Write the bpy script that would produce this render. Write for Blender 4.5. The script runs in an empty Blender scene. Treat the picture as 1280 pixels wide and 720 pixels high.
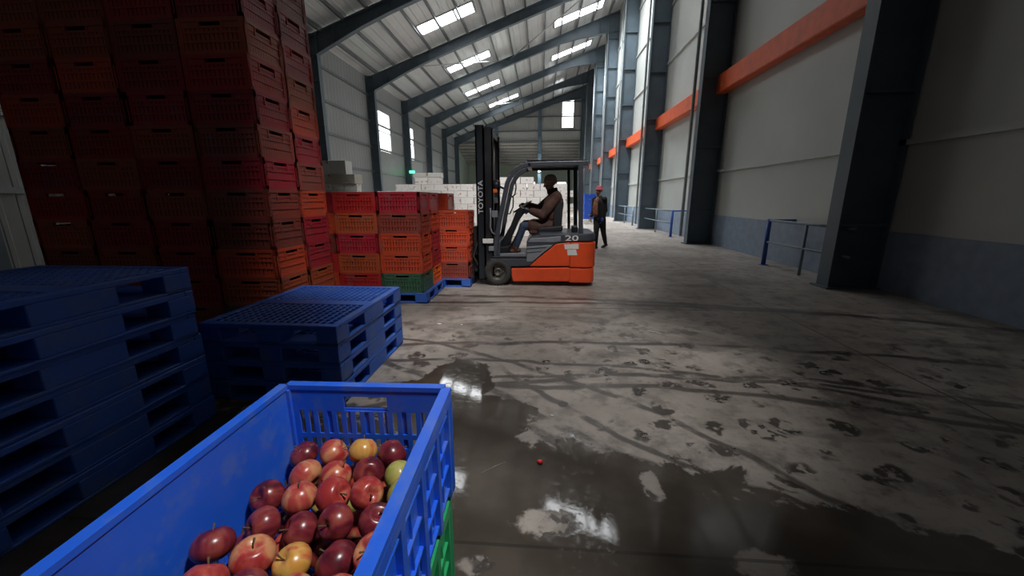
import bpy, bmesh, math, random
from mathutils import Vector, Matrix
random.seed(7)
C = bpy.context.scene.collection
PI = math.pi

# ------------------------------------------------------------------ camera, world, exposure
CAM_H = 1.42; F = 480.0
PITCH = math.atan(112.3/480); YAW = math.atan(36.6/480*math.cos(PITCH)); ROLL = math.radians(-0.15)
def cam_basis():
    f = Vector((-math.sin(YAW)*math.cos(PITCH), math.cos(YAW)*math.cos(PITCH), -math.sin(PITCH)))
    r = Vector((math.cos(YAW), math.sin(YAW), 0)); u = r.cross(f)
    c, s = math.cos(ROLL), math.sin(ROLL)
    return f, c*r + s*u, -s*r + c*u
CF, CR, CU = cam_basis()
cd = bpy.data.cameras.new('camera'); cam = bpy.data.objects.new('camera', cd); C.objects.link(cam)
cam.matrix_world = Matrix(((CR.x, CU.x, -CF.x, 0), (CR.y, CU.y, -CF.y, 0), (CR.z, CU.z, -CF.z, CAM_H), (0, 0, 0, 1)))
cd.sensor_width = 36; cd.lens = F/1280*36; cd.clip_end = 300; cd.clip_start = 0.02
bpy.context.scene.camera = cam
sc = bpy.context.scene
sc.view_settings.view_transform = 'Standard'; sc.view_settings.look = 'None'
sc.view_settings.gamma = 1; sc.view_settings.use_curve_mapping = False
sc.view_settings.exposure = 0.0
w = bpy.data.worlds.new('world'); sc.world = w; w.use_nodes = True
w.node_tree.nodes['Background'].inputs[0].default_value = (0.75, 0.82, 0.9, 1)
w.node_tree.nodes['Background'].inputs[1].default_value = 0.035
SKY_E = 9.0        # brightness of the skylight sheets
def ray(x, y): return CF + (x-640)/F*CR + (360-y)/F*CU
def onZ(x, y, z):
    d = ray(x, y); t = (z-CAM_H)/d.z; return Vector((d.x*t, d.y*t, z))
def onY(x, y, Y):
    d = ray(x, y); t = Y/d.y; return Vector((d.x*t, Y, CAM_H + d.z*t))

# hall measurements
XL, XR, S, Y0 = -10.4, 4.6, 6.12, 18.7
WALL_L, WALL_R = -10.7, 5.35
SL = 0.354
def roof_z(x): return 8.75 + SL*(x-XL)
YEND = 49.6; YNEAR = -4.0
def area(name, loc, sx, sy, power, spread=180, rot=(0, 0, 0), col=(0.93, 0.97, 1)):
    l = bpy.data.lights.new(name, 'AREA'); l.shape = 'RECTANGLE'; l.size = sx; l.size_y = sy
    l.energy = power; l.spread = math.radians(spread); l.color = col
    o = bpy.data.objects.new(name, l); o.location = loc; o.rotation_euler = rot; C.objects.link(o); return o
SKY3 = [(-6.2, -3.2, 14.8)] + [(-6.58, -3.62, y) for y in (22.55, 29.1, 35.5)]      # x0, x1, centre y of three-pane skylights
SKY1 = [(0.4, 3.7, 15.1)] + [(0.70, 3.92, y) for y in (22.3, 28.95, 35.4)]          # single strips
SKYF = [(-5.4, -2.4, 41.9)]
for (x0, x1, y) in SKY3 + SKY1 + SKYF:
    xm = (x0+x1)/2
    near = y < 20
    area('skylight_light', (xm, y, roof_z(xm)-.14), x1-x0, 1.0, 40 if near else 560, 90 if near else 104, rot=(0, -math.atan(SL), 0))

# ------------------------------------------------------------------ helpers
def tag(o, label=None, cat=None, group=None, kind=None):
    if label: o['label'] = label
    if cat: o['category'] = cat
    if group: o['group'] = group
    if kind: o['kind'] = kind
    return o
def empty(name, loc, rz=0):
    o = bpy.data.objects.new(name, None); o.empty_display_size = .1
    o.location = loc; o.rotation_euler = (0, 0, rz); C.objects.link(o); return o
class MB:
    def __init__(s): s.bm = bmesh.new(); s.mi = 0
    def _m(s, n):
        s.bm.faces.ensure_lookup_table()
        for f in s.bm.faces[n:]: f.material_index = s.mi
    def box(s, x0, x1, y0, y1, z0, z1, M=None):
        n = len(s.bm.faces)
        v = [s.bm.verts.new((x, y, z)) for z in (z0, z1) for y in (y0, y1) for x in (x0, x1)]
        if M is not None:
            for q in v: q.co = M @ q.co
        for f in ((0, 2, 3, 1), (4, 5, 7, 6), (0, 1, 5, 4), (2, 6, 7, 3), (0, 4, 6, 2), (1, 3, 7, 5)):
            s.bm.faces.new([v[i] for i in f])
        s._m(n); return s
    def beam(s, a, b, w, h, up=(0, 0, 1)):
        a, b = Vector(a), Vector(b); d = b-a; L = d.length; d = d/L
        u = Vector(up); r = d.cross(u).normalized(); u = r.cross(d)
        M = Matrix(((r.x, d.x, u.x, a.x), (r.y, d.y, u.y, a.y), (r.z, d.z, u.z, a.z), (0, 0, 0, 1)))
        return s.box(-w/2, w/2, 0, L, -h/2, h/2, M)
    def poly(s, pts, vec):
        """closed outline pts (3D, planar) extruded by vec"""
        n = len(s.bm.faces); v = Vector(vec)
        A = [s.bm.verts.new(p) for p in pts]; B = [s.bm.verts.new(Vector(p)+v) for p in pts]
        s.bm.faces.new(A); s.bm.faces.new(B[::-1]); k = len(A)
        for i in range(k): s.bm.faces.new((A[i], B[i], B[(i+1) % k], A[(i+1) % k]))
        s._m(n); return s
    def tube(s, pts, rad, seg=10, caps=True):
        n = len(s.bm.faces); P = [Vector(p) for p in pts]; rings = []
        R = rad if isinstance(rad, (list, tuple)) else [rad]*len(P)
        ref = None
        for i, p in enumerate(P):
            d = (P[min(i+1, len(P)-1)]-P[max(i-1, 0)]).normalized()
            if ref is None:
                ref = Vector((0, 0, 1)) if abs(d.z) < .9 else Vector((1, 0, 0))
            a = (ref - d*ref.dot(d)).normalized(); b = d.cross(a); ref = a
            rings.append([s.bm.verts.new(p + R[i]*(math.cos(t)*a + math.sin(t)*b)) for t in [2*PI*j/seg for j in range(seg)]])
        for i in range(len(P)-1):
            for j in range(seg):
                f = s.bm.faces.new((rings[i][j], rings[i][(j+1) % seg], rings[i+1][(j+1) % seg], rings[i+1][j])); f.smooth = True
        if caps: s.bm.faces.new(rings[0][::-1]); s.bm.faces.new(rings[-1])
        s._m(n); return s
    def lathe(s, prof, M=Matrix(), seg=32):
        """prof: (r, z) pairs"""
        n = len(s.bm.faces); rings = []
        for r, z in prof:
            if r < 1e-6: rings.append([s.bm.verts.new(M @ Vector((0, 0, z)))])
            else: rings.append([s.bm.verts.new(M @ Vector((r*math.cos(2*PI*j/seg), r*math.sin(2*PI*j/seg), z))) for j in range(seg)])
        for a, b in zip(rings, rings[1:]):
            for j in range(seg):
                k = (j+1) % seg
                q = [a[j % len(a)], a[k % len(a)], b[k % len(b)], b[j % len(b)]]
                u = []
                for t in q:
                    if t not in u: u.append(t)
                if len(u) > 2:
                    f = s.bm.faces.new(u); f.smooth = True
        s._m(n); return s
    def ball(s, c, r, sub=2, scale=(1, 1, 1)):
        n = len(s.bm.faces)
        bmesh.ops.create_icosphere(s.bm, subdivisions=sub, radius=r, matrix=Matrix.Translation(c) @ Matrix.Diagonal((*scale, 1)))
        s.bm.faces.ensure_lookup_table()
        for f in s.bm.faces[n:]: f.smooth = True; f.material_index = s.mi
        return s
    def build(s, name, mats, parent=None, bevel=0, seg=1, loc=None, rz=0):
        bmesh.ops.recalc_face_normals(s.bm, faces=s.bm.faces)
        me = bpy.data.meshes.new(name); s.bm.to_mesh(me); s.bm.free()
        for m in (mats if isinstance(mats, (list, tuple)) else [mats]): me.materials.append(m)
        o = bpy.data.objects.new(name, me); C.objects.link(o)
        if parent: o.parent = parent
        if loc: o.location = loc
        if rz: o.rotation_euler = (0, 0, rz)
        if bevel:
            b = o.modifiers.new('bevel', 'BEVEL'); b.width = bevel; b.segments = seg; b.limit_method = 'ANGLE'; b.angle_limit = .6
        return o
KID = {}
def kids(o):
    return [c for c in C.objects if c.parent == o]
def copy_tree(o, parent=None):
    c = o.copy(); C.objects.link(c); c.parent = parent
    if parent is None:
        for k in ('label', 'group'):
            if k in c: del c[k]
    for ch in kids(o): copy_tree(ch, c)
    return c
def text_mesh(body, size, mat, name, parent, M, depth=.002):
    cu = bpy.data.curves.new(name, 'FONT'); cu.body = body; cu.size = size; cu.extrude = depth
    cu.align_x = 'CENTER'; cu.align_y = 'CENTER'; cu.offset = size*.012
    t = bpy.data.objects.new(name, cu); C.objects.link(t)
    dg = bpy.context.evaluated_depsgraph_get(); dg.update()
    me = bpy.data.meshes.new_from_object(t.evaluated_get(dg)); bpy.data.objects.remove(t)
    me.materials.clear(); me.materials.append(mat); me.transform(M)
    o = bpy.data.objects.new(name, me); C.objects.link(o); o.parent = parent; return o

# ------------------------------------------------------------------ materials
def mat(name, col, rough=.5, metal=0, var=.12, scale=6, bump=0, bscale=40, dirt=None, dirt_amt=.35, dirt_scale=3, spec=.5, emit=None, es=0, trans=0, objvar=0):
    m = bpy.data.materials.new(name); m.use_nodes = True; nt = m.node_tree; N = nt.nodes; L = nt.links
    b = N['Principled BSDF']; b.inputs['Roughness'].default_value = rough; b.inputs['Metallic'].default_value = metal
    b.inputs['Specular IOR Level'].default_value = spec
    tc = N.new('ShaderNodeTexCoord')
    n1 = N.new('ShaderNodeTexNoise'); n1.inputs['Scale'].default_value = scale; n1.inputs['Detail'].default_value = 4
    L.new(tc.outputs['Object'], n1.inputs['Vector'])
    r = N.new('ShaderNodeValToRGB'); L.new(n1.outputs['Fac'], r.inputs['Fac'])
    r.color_ramp.elements[0].position = .3; r.color_ramp.elements[1].position = .7
    r.color_ramp.elements[0].color = (*[c*(1-var) for c in col], 1); r.color_ramp.elements[1].color = (*[min(1, c*(1+var)) for c in col], 1)
    out = r.outputs['Color']
    if dirt:
        n2 = N.new('ShaderNodeTexNoise'); n2.inputs['Scale'].default_value = dirt_scale; n2.inputs['Detail'].default_value = 8; n2.inputs['Roughness'].default_value = .65
        oi = N.new('ShaderNodeObjectInfo'); add = N.new('ShaderNodeVectorMath'); add.operation = 'ADD'
        mul = N.new('ShaderNodeMath'); mul.operation = 'MULTIPLY'; mul.inputs[1].default_value = 50
        L.new(oi.outputs['Random'], mul.inputs[0]); L.new(tc.outputs['Object'], add.inputs[0]); L.new(mul.outputs[0], add.inputs[1]); L.new(add.outputs[0], n2.inputs['Vector'])
        r2 = N.new('ShaderNodeValToRGB'); r2.color_ramp.elements[0].position = .5; r2.color_ramp.elements[1].position = .68
        r2.color_ramp.elements[0].color = (0, 0, 0, 1); r2.color_ramp.elements[1].color = (dirt_amt, dirt_amt, dirt_amt, 1)
        L.new(n2.outputs['Fac'], r2.inputs['Fac'])
        mx = N.new('ShaderNodeMixRGB'); L.new(r2.outputs['Color'], mx.inputs['Fac']); L.new(out, mx.inputs['Color1']); mx.inputs['Color2'].default_value = (*dirt, 1)
        out = mx.outputs['Color']
    if objvar:
        oi = N.new('ShaderNodeObjectInfo'); mr = N.new('ShaderNodeMapRange'); mr.inputs['To Min'].default_value = 1-objvar; mr.inputs['To Max'].default_value = 1+objvar
        L.new(oi.outputs['Random'], mr.inputs['Value']); hs = N.new('ShaderNodeHueSaturation'); L.new(mr.outputs[0], hs.inputs['Value']); L.new(out, hs.inputs['Color']); out = hs.outputs['Color']
    L.new(out, b.inputs['Base Color'])
    if bump:
        n3 = N.new('ShaderNodeTexNoise'); n3.inputs['Scale'].default_value = bscale; L.new(tc.outputs['Object'], n3.inputs['Vector'])
        bp = N.new('ShaderNodeBump'); bp.inputs['Strength'].default_value = bump; bp.inputs['Distance'].default_value = .01
        L.new(n3.outputs['Fac'], bp.inputs['Height']); L.new(bp.outputs['Normal'], b.inputs['Normal'])
    if emit:
        b.inputs['Emission Color'].default_value = (*emit, 1); b.inputs['Emission Strength'].default_value = es
    return m
def sheet_mat(name, col, axis, period, depth=.6, rough=.45, metal=.0):
    """profiled steel sheet: ribs run perpendicular to the given axis, built as bump"""
    m = mat(name, col, rough, metal, var=.07, scale=.6); nt = m.node_tree; N = nt.nodes; L = nt.links
    tc = N.new('ShaderNodeTexCoord'); sp = N.new('ShaderNodeSeparateXYZ'); L.new(tc.outputs['Object'], sp.inputs[0])
    mu = N.new('ShaderNodeMath'); mu.operation = 'MULTIPLY'; mu.inputs[1].default_value = 2*PI/period; L.new(sp.outputs[axis], mu.inputs[0])
    si = N.new('ShaderNodeMath'); si.operation = 'SINE'; L.new(mu.outputs[0], si.inputs[0])
    cl = N.new('ShaderNodeMapRange'); cl.inputs['From Min'].default_value = .5; cl.inputs['From Max'].default_value = .8; L.new(si.outputs[0], cl.inputs['Value'])
    bp = N.new('ShaderNodeBump'); bp.inputs['Strength'].default_value = depth; bp.inputs['Distance'].default_value = .03
    L.new(cl.outputs[0], bp.inputs['Height']); L.new(bp.outputs['Normal'], N['Principled BSDF'].inputs['Normal'])
    return m
def emis(name, col, s):
    m = bpy.data.materials.new(name); m.use_nodes = True; nt = m.node_tree; nt.nodes.clear()
    e = nt.nodes.new('ShaderNodeEmission'); e.inputs[0].default_value = (*col, 1); e.inputs[1].default_value = s
    o = nt.nodes.new('ShaderNodeOutputMaterial'); nt.links.new(e.outputs[0], o.inputs[0]); return m

M_wall = mat('white_wall_panel', (.47, .49, .46), .35, var=.06, scale=.8, dirt=(.42, .43, .42), dirt_amt=.5, dirt_scale=.7)
M_sheet_side = sheet_mat('grey_side_sheet', (.24, .25, .25), 1, .33)
M_sheet_end = sheet_mat('grey_end_sheet', (.40, .41, .40), 0, .33)
M_roof = sheet_mat('roof_sheet', (.60, .61, .61), 0, .40, .8, .35, .3)
M_annex = sheet_mat('annex_sheet', (.46, .41, .36), 0, .40, .8, .35, .3)
M_steel = mat('blue_grey_steel', (.075, .105, .130), .45, var=.15, scale=2, dirt=(.12, .12, .12), dirt_amt=.3)
M_steel_l = mat('light_flange_steel', (.30, .33, .34), .4, .3, var=.1)
M_purlin = mat('purlin_steel', (.16, .17, .18), .4, .5, var=.15)
M_orange_beam = mat('orange_beam', (.72, .11, .03), .5, dirt=(.3, .1, .05))
M_bright = emis('skylight_sheet', (.95, .98, 1), SKY_E)
M_winlight = emis('daylight_window', (.95, .98, 1), 4.0)
M_galv = mat('galvanised', (.45, .46, .46), .3, .8)
M_kick = mat('bluish_kick_panel', (.22, .28, .36), .5)

def floor_mat():
    m = bpy.data.materials.new('concrete_floor'); m.use_nodes = True; nt = m.node_tree; N = nt.nodes; L = nt.links
    b = N['Principled BSDF']
    g = N.new('ShaderNodeNewGeometry'); pos = g.outputs['Position']
    sp = N.new('ShaderNodeSeparateXYZ'); L.new(pos, sp.inputs[0]); X, Y = sp.outputs[0], sp.outputs[1]
    def M(op, a, b_=None, c=None, clamp=False):
        n = N.new('ShaderNodeMath'); n.operation = op; n.use_clamp = clamp
        for i, v in enumerate((a, b_, c)):
            if v is None: continue
            if isinstance(v, (int, float)): n.inputs[i].default_value = v
            else: L.new(v, n.inputs[i])
        return n.outputs[0]
    def noise(s, det=5, ro=.55, dist=0, off=0, sy=1):
        n = N.new('ShaderNodeTexNoise'); n.inputs['Scale'].default_value = s; n.inputs['Detail'].default_value = det
        n.inputs['Roughness'].default_value = ro; n.inputs['Distortion'].default_value = dist
        mp = N.new('ShaderNodeMapping'); mp.inputs['Location'].default_value = (off, off*1.7, 0); mp.inputs['Scale'].default_value = (1, sy, 1)
        L.new(pos, mp.inputs['Vector']); L.new(mp.outputs[0], n.inputs['Vector']); return n.outputs['Fac']
    def step(v, a, b_):
        n = N.new('ShaderNodeMapRange'); n.interpolation_type = 'SMOOTHSTEP'
        n.inputs['From Min'].default_value = a; n.inputs['From Max'].default_value = b_; L.new(v, n.inputs['Value']); return n.outputs[0]
    def blob(cx, cy, rx, ry, amp=.5, s=5, off=3, soft=.06):
        dx = M('DIVIDE', M('SUBTRACT', X, cx), rx); dy = M('DIVIDE', M('SUBTRACT', Y, cy), ry)
        d = M('SQRT', M('ADD', M('MULTIPLY', dx, dx), M('MULTIPLY', dy, dy)))
        d = M('ADD', d, M('MULTIPLY', M('SUBTRACT', noise(s, 5, .6, 0, off), .5), amp*2))
        return step(d, 1+soft, 1-soft)
    def mix(f, a, b_):
        n = N.new('ShaderNodeMixRGB'); L.new(f, n.inputs[0])
        for i, v in ((1, a), (2, b_)):
            if isinstance(v, tuple): n.inputs[i].default_value = (*v, 1)
            else: L.new(v, n.inputs[i])
        return n.outputs[0]
    def mx(*a):
        r = a[0]
        for q in a[1:]: r = M('MAXIMUM', r, q)
        return r
    # dry concrete
    dry = mix(step(noise(.9, 6, .6, .3, 2), .35, .65), (.262, .228, .200), (.395, .352, .315))
    dry = mix(M('MULTIPLY', step(noise(5, 6, .65, 0, 9), .46, .66), .60), dry, (.12, .105, .095))
    dry = mix(M('MULTIPLY', step(noise(22, 4, .7, 0, 1), .55, .75), .4), dry, (.10, .09, .08))
    dry = mix(M('MULTIPLY', step(noise(38, 3, .6, 0, 5), .68, .74), .5), dry, (.42, .40, .38))
    # wet region at the near end, ragged edge, dry islands
    edge = M('ADD', Y, M('MULTIPLY', M('SUBTRACT', noise(3.4, 7, .62, .4, 4), .5), 1.0))
    slope = M('MULTIPLY', M('MAXIMUM', M('ADD', X, .2), 0), .32)
    edge = M('ADD', edge, slope)
    wet = step(edge, 2.20, 2.12)
    isl = mx(blob(.05, 1.44, .13, .07, .9, 13, 8, .25), blob(-.24, 1.22, .07, .04, .9, 13, 12, .25), blob(.58, 1.72, .05, .10, .9, 13, 2, .2), blob(.9, 1.3, .10, .07, .9, 13, 21, .25))
    wet = M('MULTIPLY', wet, M('SUBTRACT', 1, isl))
    wet = mx(wet, blob(-.66, 2.75, .30, .42, .45, 5, 6), blob(-.52, 2.30, .50, .30, .5, 5, 11), blob(-.95, 2.55, .16, .25, .6, 7, 16))
    # scattered drops and foot-sized wet marks
    vo = N.new('ShaderNodeTexVoronoi'); vo.inputs['Scale'].default_value = 4.2; vo.inputs['Randomness'].default_value = 1
    wv = N.new('ShaderNodeVectorMath'); wv.operation = 'ADD'; nn = N.new('ShaderNodeTexNoise'); nn.inputs['Scale'].default_value = 7; L.new(pos, nn.inputs['Vector'])
    sc_ = N.new('ShaderNodeVectorMath'); sc_.operation = 'SCALE'; sc_.inputs['Scale'].default_value = .22; L.new(nn.outputs['Color'], sc_.inputs[0])
    L.new(pos, wv.inputs[0]); L.new(sc_.outputs[0], wv.inputs[1]); L.new(wv.outputs[0], vo.inputs['Vector'])
    drop = M('MULTIPLY', step(vo.outputs['Distance'], .40, .30), step(noise(1.5, 3, .5, 0, 14), .38, .44))
    drop = M('MULTIPLY', drop, step(Y, 5.2, 3.2))
    drop = M('MULTIPLY', drop, step(noise(9, 4, .6, 0, 3), .44, .50))
    # tyre tracks: arcs (centre, radius, width)
    tr = None
    wob = M('MULTIPLY', M('SUBTRACT', noise(1.6, 3, .5, 0, 7), .5), .22)
    for (cx, cy, r, wd) in ((.5, -5.2, 7.95, .035), (.9, -6.0, 8.95, .03), (-.3, -4.4, 7.6, .03), (1.4, -2.6, 5.6, .035), (-3.3, -1.2, 4.7, .04), (-3.0, -1.6, 5.5, .03), (2.6, 5.2, 3.88, .035), (2.9, 5.0, 3.75, .025), (1.0, -9, 12.7, .04), (0.3, -9, 14.2, .05), (-1, -12, 17.5, .06)):
        dx = M('SUBTRACT', X, cx); dy = M('SUBTRACT', Y, cy)
        d = M('ABSOLUTE', M('ADD', M('SUBTRACT', M('SQRT', M('ADD', M('MULTIPLY', dx, dx), M('MULTIPLY', dy, dy))), r), wob))
        t = step(d, wd*1.4, wd*.5)
        if cy > 0: t = M('MULTIPLY', t, step(Y, 3.3, 2.8))
        tr = t if tr is None else M('MAXIMUM', tr, t)
    tr = M('MULTIPLY', tr, step(noise(2.6, 5, .65, 0, 18), .36, .50))
    tr = M('MULTIPLY', tr, step(Y, 9, 5))
    damp = mx(M('MULTIPLY', drop, .9), M('MULTIPLY', tr, .8))
    # soft dark smears further away
    smear = M('MULTIPLY', step(noise(.8, 5, .6, .5, 40, 2.4), .52, .66), M('MULTIPLY', step(Y, 11, 4.5), .55))
    col = mix(smear, dry, (.105, .092, .082))
    col = mix(damp, col, (.040, .034, .030))
    wcol = mix(step(noise(3, 4, .5, 0, 23), .4, .7), (.066, .055, .046), (.100, .084, .070))
    col = mix(wet, col, wcol)
    # expansion joints
    j = mx(M('MULTIPLY', M('COMPARE', Y, 1.32, .008), 1), M('COMPARE', Y, 4.95, .012), M('COMPARE', Y, 8.6, .012), M('COMPARE', X, 3.0, .01), M('COMPARE', Y, 13, .014))
    col = mix(M('MULTIPLY', j, .6), col, (.03, .028, .025))
    L.new(col, b.inputs['Base Color'])
    rdry = M('ADD', .42, M('MULTIPLY', noise(3, 4, .5, 0, 19), .25))
    rdry = M('SUBTRACT', rdry, M('MULTIPLY', damp, .28))
    rr = M('ADD', M('MULTIPLY', wet, -1), 1)
    rwet = M('ADD', .035, M('MULTIPLY', step(noise(26, 6, .75, 0, 27), .52, .64), .15))
    ro = M('ADD', M('MULTIPLY', rr, rdry), M('MULTIPLY', wet, rwet)); L.new(ro, b.inputs['Roughness'])
    bp = N.new('ShaderNodeBump'); bp.inputs['Distance'].default_value = .004
    L.new(M('ADD', M('MULTIPLY', rr, .5), .035), bp.inputs['Strength'])
    L.new(noise(30, 6, .6), bp.inputs['Height']); L.new(bp.outputs[0], b.inputs['Normal'])
    return m

# ------------------------------------------------------------------ the hall
def struct(name, mb, m, parent=None, bevel=0):
    o = mb.build(name, m, parent, bevel)
    if not parent: o['kind'] = 'structure'
    return o
struct('floor', MB().box(-14, 9, YNEAR, 62, -.2, 0), floor_mat())
# roof sheet, mono-pitch, with openings where the skylights sit (built from strips)
rf = MB()
def roof_patch(x0, x1, y0, y1, t=.08):
    rf.poly([(x0, y0, roof_z(x0)), (x1, y0, roof_z(x1)), (x1, y0, roof_z(x1)+t), (x0, y0, roof_z(x0)+t)], (0, y1-y0, 0))
cuts = sorted([(y-.55, y+.55, x0, x1) for (x0, x1, y) in SKY3+SKY1+SKYF])
ys = sorted({YNEAR, YEND+.3} | {c[0] for c in cuts} | {c[1] for c in cuts})
for a, b in zip(ys, ys[1:]):
    holes = sorted([(c[2], c[3]) for c in cuts if c[0] <= a+1e-6 and c[1] >= b-1e-6])
    x = WALL_L-.2
    for h0, h1 in holes: roof_patch(x, h0, a, b); x = h1
    roof_patch(x, WALL_R+.3, a, b)
struct('ceiling', rf, M_roof)
wn = 0
def window(builder_list):
    global wn; wn += 1
    pane_mb, frame_mb = builder_list
    p = struct('window_%d' % wn, pane_mb, M_bright)
    frame_mb.build('window_frame', M_galv, p); return p
def skylight(x0, x1, y, n, m=None):
    global wn; wn += 1
    g = MB(); fr = MB(); w_ = (x1-x0)/n
    for i in range(n):
        a, b = x0+i*w_+.06, x0+(i+1)*w_-.06
        g.poly([(a, y-.52, roof_z(a)-.02), (b, y-.52, roof_z(b)-.02), (b, y-.52, roof_z(b)), (a, y-.52, roof_z(a))], (0, 1.04, 0))
    for i in range(n+1):
        a = x0+i*w_
        fr.beam((a, y-.56, roof_z(a)-.03), (a, y+.56, roof_z(a)-.03), .09, .07)
    for s in (-1, 1):
        fr.beam((x0, y+s*.55, roof_z(x0)-.02), (x1, y+s*.55, roof_z(x1)-.02), .05, .05, up=(0, 0, 1))
    p = struct('window_%d' % wn, g, M_bright); fr.build('window_frame', M_galv, p)
for (x0, x1, y) in SKY3: skylight(x0, x1, y, 3)
for (x0, x1, y) in SKY1: skylight(x0, x1, y, 1)
for (x0, x1, y) in SKYF: skylight(x0, x1, y, 3)
# left wall with daylight strips
holes = [(26.2, 28.2, 4.5, 7.05), (32.0, 33.3, 4.5, 7.0)]
lw = MB(); y = YNEAR
for (a, b, z0, z1) in holes:
    lw.box(WALL_L-.15, WALL_L, y, a, 0, roof_z(WALL_L)); lw.box(WALL_L-.15, WALL_L, a, b, 0, z0); lw.box(WALL_L-.15, WALL_L, a, b, z1, roof_z(WALL_L)); y = b
lw.box(WALL_L-.15, WALL_L, y, YEND, 0, roof_z(WALL_L)); struct('wall_left', lw, M_sheet_side)
for (a, b, z0, z1) in holes:
    wn += 1
    g = MB().box(WALL_L-.1, WALL_L-.06, a, b, z0, z1); p = struct('window_%d' % wn, g, M_winlight)
    fr = MB()
    for k in range(3):
        zz = z0+(z1-z0)*k/2; fr.box(WALL_L-.05, WALL_L+.02, a, b, zz-.03, zz+.03)
    for yy in (a, b): fr.box(WALL_L-.05, WALL_L+.02, yy-.03, yy+.03, z0, z1)
    fr.build('window_frame', M_galv, p)
# left wall girts
tn = 0
def trim(mb, m, bevel=0):
    global tn; tn += 1
    return struct('trim_%d' % tn, mb, m, None, bevel)
for z in (1.6, 3.1, 4.6, 6.1, 7.6):
    trim(MB().box(WALL_L+.02, WALL_L+.10, YNEAR, YEND, z-.06, z+.06), M_purlin)
# right wall, white panels; orange runner
rw = MB(); rw.box(WALL_R, WALL_R+.15, YNEAR, YEND, 0, roof_z(WALL_R)); struct('wall_right', rw, M_wall)
struct('baseboard_right', MB().box(WALL_R-.03, WALL_R+.01, YNEAR, YEND, 0, .9), M_kick)
trim(MB().box(WALL_R-.32, WALL_R-.04, 6, YEND, 4.35, 4.85), M_orange_beam, .02)
for z in (2.2, 7.0, 9.2, 11.6):
    trim(MB().box(WALL_R-.06, WALL_R+.01, YNEAR, YEND, z-.04, z+.04), M_wall)
# portal frames
NF = [Y0+S*k for k in range(-3, 6)]
def hcol(mb, xa, xb, y, z0, z1, fl=.26, tf=.03, step=1.9, light=None):
    """I-section: web across X between two flanges, stiffener plates"""
    x0, x1 = min(xa, xb), max(xa, xb)
    mb.box(x0+tf, x1-tf, y-.012, y+.012, z0, z1)
    mb.box(x0, x0+tf, y-fl/2, y+fl/2, z0, z1); mb.box(x1-tf, x1, y-fl/2, y+fl/2, z0, z1)
    z = z0+1.0
    while z < z1:
        mb.box(x0+tf, x1-tf, y-fl/2+.02, y+fl/2-.02, z-.02, z+.02); z += step
    mb.box(x0-.06, x1+.06, y-fl/2-.06, y+fl/2+.06, z0, z0+.03)
for k, y in enumerate(NF):
    c = MB(); hcol(c, XR-.02, XR+.72, y, 0, roof_z(XR)-.1); trim(c, M_steel)
    c = MB(); hcol(c, XL-.28, XL+.22, y, 0, roof_z(XL)-.1); trim(c, M_steel)
    # rafter: deep I-beam haunched at both ends
    r = MB(); n = 12; top = []; bot = []
    for i in range(n+1):
        x = XL-.28+(XR+.72-XL+.28)*i/n; t = i/n
        dep = .52+.38*max(0, 1-t*5)+.75*max(0, (t-.78)/.22)
        top.append((x, roof_z(x)-.18)); bot.append((x, roof_z(x)-.18-dep))
    pts = [(x, y-.01, z) for x, z in top]+[(x, y-.01, z) for x, z in bot[::-1]]
    r.poly(pts, (0, .02, 0))
    for seq in (top, bot):
        for (a, b) in zip(seq, seq[1:]): r.beam((a[0], y, a[1]), (b[0], y, b[1]), .26, .03)
    for i in (1, 3, 5, 7, 9, 11): r.box(top[i][0]-.01, top[i][0]+.01, y-.12, y+.12, bot[i][1], top[i][1])
    trim(r, M_steel)
# light edge tubes beside the right columns (down pipes)
for y in NF[2:]:
    trim(MB().tube([(XR-.06, y+.35, .2), (XR-.06, y+.35, roof_z(XR)-.9)], .05, 8), M_steel_l)
# purlins along the hall
x = XL+.4
while x < XR+.5:
    p = MB(); p.box(x-.03, x+.03, YNEAR, YEND, roof_z(x)-.17, roof_z(x)-.0); p.box(x-.03, x+.06, YNEAR, YEND, roof_z(x)-.19, roof_z(x)-.17)
    trim(p, M_purlin); x += 1.12
# cross bracing rods under the roof
for (xa, ya, xb, yb) in ((-8.6, NF[4], -2.5, NF[5]), (-2.5, NF[5], 3.6, NF[4]), (-8.6, NF[6], -2.5, NF[7])):
    trim(MB().tube([(xa, ya, roof_z(xa)-.35), (xb, yb, roof_z(xb)-.35)], .035, 8), M_galv)
# end gable with tall daylight strip, open below onto a lower annex
ZB = 7.95; wx0, wx1, wz0, wz1 = 2.35, 3.75, 9.6, 12.7
g = MB()
def gable(x0, x1, z0, z1=None):
    a = z1 if z1 else roof_z(x0); b = z1 if z1 else roof_z(x1)
    g.poly([(x0, YEND, z0), (x1, YEND, z0), (x1, YEND, b), (x0, YEND, a)], (0, .12, 0))
gable(WALL_L, wx0, ZB); gable(wx0, wx1, ZB, wz0); gable(wx0, wx1, wz1); gable(wx1, WALL_R, ZB)
struct('wall_end', g, M_sheet_end)
wn += 1
p = struct('window_%d' % wn, MB().box(wx0, wx1, YEND+.04, YEND+.08, wz0, wz1), M_winlight)
fr = MB()
for zz in (wz0, (wz0+wz1)/2, wz1): fr.box(wx0, wx1, YEND-.04, YEND+.03, zz-.04, zz+.04)
for xx in (wx0, wx1): fr.box(xx-.04, xx+.04, YEND-.04, YEND+.03, wz0, wz1)
fr.build('window_frame', M_galv, p)
for z in (8.15, 9.3, 10.9, 12.5):
    xa = max(WALL_L, XL+(z-8.9)/SL) if z > 8.8 else WALL_L
    trim(MB().box(xa, WALL_R, YEND-.12, YEND-.02, z-.06, z+.06), M_purlin)
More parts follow.
